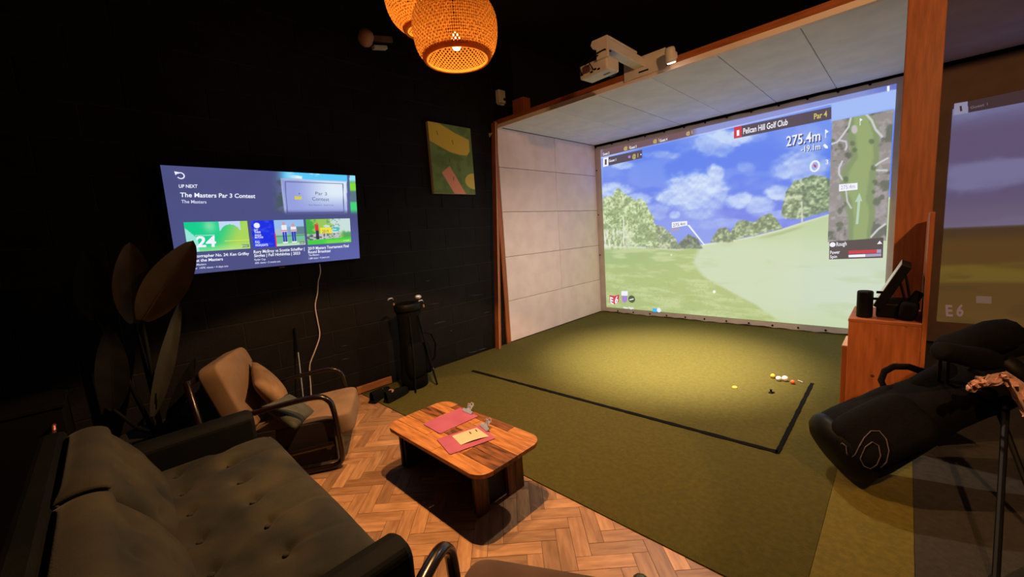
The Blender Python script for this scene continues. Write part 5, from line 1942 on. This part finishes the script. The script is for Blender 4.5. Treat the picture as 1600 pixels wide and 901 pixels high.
def tow(s, t):
    px = [(1514, 604), (1530, 590), (1550, 584), (1572, 579), (1586, 588), (1604, 600), (1622, 622)]
    pl = [(1519, 607), (1532, 606), (1550, 604), (1574, 600), (1582, 622), (1596, 640), (1610, 655)]
    u = s * 6
    i = min(int(u), 5)
    f = u - i
    A = (np.array(px[i]) * (1 - f) + np.array(px[i + 1]) * f)
    Bq = (np.array(pl[i]) * (1 - f) + np.array(pl[i + 1]) * f)
    q = A * (1 - t) + Bq * t
    dep = 1.72 - .055 * math.sin(PI * t) * (0.5 + .5 * math.sin(PI * min(1, s * 1.1))) + .009 * math.sin(s * 31 + t * 6) + .012 * math.sin(s * 15 - t * 9)
    p = CAM + ray(*q) * dep
    return p - tc


o = MB().surf(tow, 60, 16).build('towel_cloth', M['towel'], tw, smooth=True)
o.modifiers.new('thick', 'SOLIDIFY').thickness = .02

# ================================================================== SMALL GOLF BAG BY THE WALL
wb = (-3.33, 1.95, 0.006)
w2 = thing('golf_bag', 'small upright black golf bag with clubs against the black wall', 'golf bag', wb)
MB().lathe([(.10, .0), (.118, .01), (.12, .10), (.108, .22), (.10, .45), (.098, .66), (.105, .78), (.10, .80)], 24, ell=(.9, 1.1)).build('body', M['black_fabric'], w2, smooth=True)
MB().lathe([(.108, .74), (.116, .76), (.116, .81), (.10, .82), (.085, .80)], 24, ell=(.9, 1.1)).build('top_collar', M['black'], w2, smooth=True)
MB().cushion((.08, -.02, .28), (.10, .19, .34), .5, None, 10).build('front_pocket', M['black_fabric'], w2, smooth=True)
MB().cushion((.04, .12, .26), (.13, .08, .30), .5, None, 10).build('side_pocket', M['black_fabric'], w2, smooth=True)
MB().tube([(.03, .10, .52), (.05, .20, .48), (.06, .235, .38), (.05, .22, .24), (.03, .12, .16)], .016, 8, flat=.5).build('strap', M['black_fabric'], w2, smooth=True)
MB().lathe([(.012, 0), (.012, .006)], 10, (.12, .13, .16), Matrix.Rotation(PI / 2, 3, 'Y')).build('buckle', M['chrome'], w2)
for yy in (-.07, .09):
    MB().tube([(.09, yy * .6, .70), (.14, yy, .30), (.17, yy * 1.5, .01)], .009, 8).build('stand_leg', M['black'], w2)
for i, (px, head, lab) in enumerate([((614.5, 467), 'i', 'club with bright steel iron head at left in the small bag'),
                                     ((655, 464), 'd', 'club with rounded steel head at right in the small bag'),
                                     ((661, 470), 'i', 'short steel club head lowest at right in the small bag')]):
    hp = at_x(*px, -3.36 + .02 * i)
    oo = (wb[0] + .01 * i, wb[1] + .03 * (i - 1), .5)
    o = thing('golf_club', lab, 'golf club', oo, 0, 'clubs in the small bag')
    top = Vector(hp) - Vector(oo)
    MB().tube([(0, 0, 0), tuple(top)], .006, 8).build('shaft', M['black'], o)
    if head == 'i':
        MB().tube([top + Vector((0, .0, -.01)), top + Vector((.004, -.016, .012)), top + Vector((.008, -.042, .012)), top + Vector((.01, -.062, .0))], [.007, .012, .014, .009], 8, flat=.45).build('head', M['chrome'], o, smooth=True)
        MB().tube([top + Vector((0, 0, -.06)), top + Vector((0, 0, -.035))], .008, 8).build('ferrule', M['leather_tag'], o)
    else:
        MB().ball(tuple(top + Vector((.0, -.012, .004))), (.026, .034, .022), 12, 8).build('head', M['chrome'], o, smooth=True)

# things on the floor beside it
sh = (-3.38, 1.62, 0.006)
for i, (dx, dy, rz, lab) in enumerate([(0.02, -.02, .5, 'left black shoe on the floor beside the small golf bag'), (.15, .07, .3, 'right black shoe with a tan tag beside the small golf bag')]):
    o = thing('shoe', lab, 'shoe', (sh[0] + dx, sh[1] + dy, .007), rz, 'shoes by the small golf bag')

    def shoe(s, t):
        y = -.13 + .26 * s
        hw = .042 * (1 - .35 * abs(2 * s - 1) ** 3) * (1 if s > .2 else .8)
        hh = .085 * (1 - s) ** .8 + .038 * s + .005
        an = PI * t
        return (hw * math.cos(an), y, .012 + hh * math.sin(an) ** .8)
    MB().surf(shoe, 16, 12).build('upper', M['black_fabric'], o, smooth=True)
    MB().prism([(.036, -.13), (.042, -.02), (.044, .07), (.03, .135), (-.03, .135), (-.044, .07), (-.042, -.02), (-.036, -.13)], 0, .016).build('sole', M['black'], o, bevel=.004)
    if i == 1:
        MB().box((.0, -.06, .085), (.05, .03, .012), Matrix.Rotation(.5, 3, 'X')).build('tag', M['leather_tag'], o, bevel=.003)
    else:
        MB().tube([(.02, .02, .075), (-.02, .03, .07), (.02, .05, .064), (-.02, .06, .058)], .003, 6).build('lace', M['canvas_edge'], o)

# putter leaning on the wall behind the armchair
p0, p1 = at_x(476, 640, -3.46), at_x(461.5, 512, WX + .02)
p0[2] = max(p0[2], .01)
pt = thing('putter', 'thin steel putter leaning on the black wall behind the tan armchair', 'golf club', tuple(p0))
dd = Vector(p1 - p0)
MB().tube([Vector((0, 0, 0)), dd * .72], .0045, 8).build('shaft', M['chrome'], pt)
MB().tube([dd * .70, dd * 1.0], [.010, .013], 8).build('grip', M['black'], pt)
mb = MB().tube([(0, 0, 0), Vector((0, 0, -(p0[2] - .04)))], .004, 8)
mb.box((.0, -.03, -(p0[2] - .024)), (.03, .10, .025))
mb.build('head', M['chrome'], pt)

# ================================================================== PLANT
pl = (-3.30, .10, 0)
plant = thing('potted_plant', 'tall dark potted plant with broad leaves in front of the television corner', 'plant', pl)
MB().lathe([(.12, .0), (.15, .02), (.18, .30), (.19, .34), (.175, .345), (.165, .30)], 28).build('pot', M['pot'], plant, smooth=True)
MB().lathe([(.168, .29), (.05, .30), (.001, .302)], 24, caps=(False, False)).build('soil', M['soil'], plant)


def leaf(base_px, tip_px, x, width, fold, mat, droop=.05, xt=0.0, ph=0.0):
    b, t = np.array(at_x(*base_px, x)), np.array(at_x(*tip_px, x + xt))
    d = t - b
    L = np.linalg.norm(d)
    d /= L
    sd = np.cross(d, np.array([1.0, .12, .05]))
    sd /= np.linalg.norm(sd)
    nn = np.cross(sd, d)

    def f(s, v):
        u = 2 * s - 1
        w = width * (math.sin(PI * min(1, v * .97 + .03)) ** .62) * (1 - .25 * v)
        p = b + d * L * v + sd * u * w / 2 + nn * (fold * (abs(u) ** 1.3) * w / 2 - droop * v * v + .0015 * math.sin(v * 22 + u * 3 + ph))
        return p - np.array(pl)
    lf = MB().surf(f, 12, 22).build('leaf', mat, plant, smooth=True)
    mid = [f(.5, v / 10) for v in range(11)]
    MB().tube([np.array(q) + nn * -.003 for q in mid], [.007 - .0005 * k for k in range(11)], 6).build('midrib', mat, lf)
    st = [np.array([0.02 * math.sin(ph), .02 * math.cos(ph), .29]), (np.array([0.02, .02, .29]) * .4 + f(.5, 0) * .6) + np.array([0, 0, -.04]), f(.5, 0)]
    MB().tube(st, [.013, .011, .008], 8).build('stalk', M['leaf_d'], plant, smooth=True)
    return lf


leaf((211, 505), (204, 378), -3.30, .21, .30, M['leaf'], .03, .02, .3)
leaf((222, 500), (303, 376), -3.24, .24, .35, M['leaf'], .02, .06, 1.4)
leaf((238, 650), (283, 470), -3.26, .10, .45, M['leaf_m'], .02, .02, 2.2)
leaf((262, 660), (306, 560), -3.20, .09, .45, M['leaf_d'], .02, .02, 3.0)
leaf((150, 500), (138, 392), -3.25, .17, .25, M['leaf_d'], .04, .05, 4.0)
leaf((178, 640), (172, 512), -3.16, .16, .30, M['leaf_d'], .05, .06, 5.6)

# ================================================================== DARK CHEST WITH A PULL HANDLE, FAR LEFT
h0, h1 = at_x(84, 666, -2.92), at_x(82, 712, -2.92)
ho = (-3.12, h0[1] + .02, 0)
chest = thing('storage_chest', 'dark chest with a pinkish pull handle behind the sofa at far left', 'chest', ho)
ztop = h0[2] + .08
MB().span((-3.30, ho[1] - .36, .03), (-2.945, ho[1] + .02, ztop)).build('chest_body', M['dark_wall'], chest, off=ho, bevel=.006)
MB().span((-3.31, ho[1] - .37, ztop), (-2.935, ho[1] + .03, ztop + .02)).build('lid', M['dark_wall'], chest, off=ho, bevel=.004)
for dx in (-3.28, -2.98):
    for dy in (-.33, -.01):
        MB().span((dx - .015, ho[1] + dy - .015, 0), (dx + .015, ho[1] + dy + .015, .03)).build('foot', M['black'], chest, off=ho)
MB().tube([(-2.946, h0[1], h0[2]), (-2.915, h0[1], h0[2]), (-2.905, h0[1], h0[2] - .012), (-2.905, h1[1], h1[2] + .012), (-2.915, h1[1], h1[2]), (-2.946, h1[1], h1[2])], .008, 8).build('handle', M['handle'], chest, off=ho)
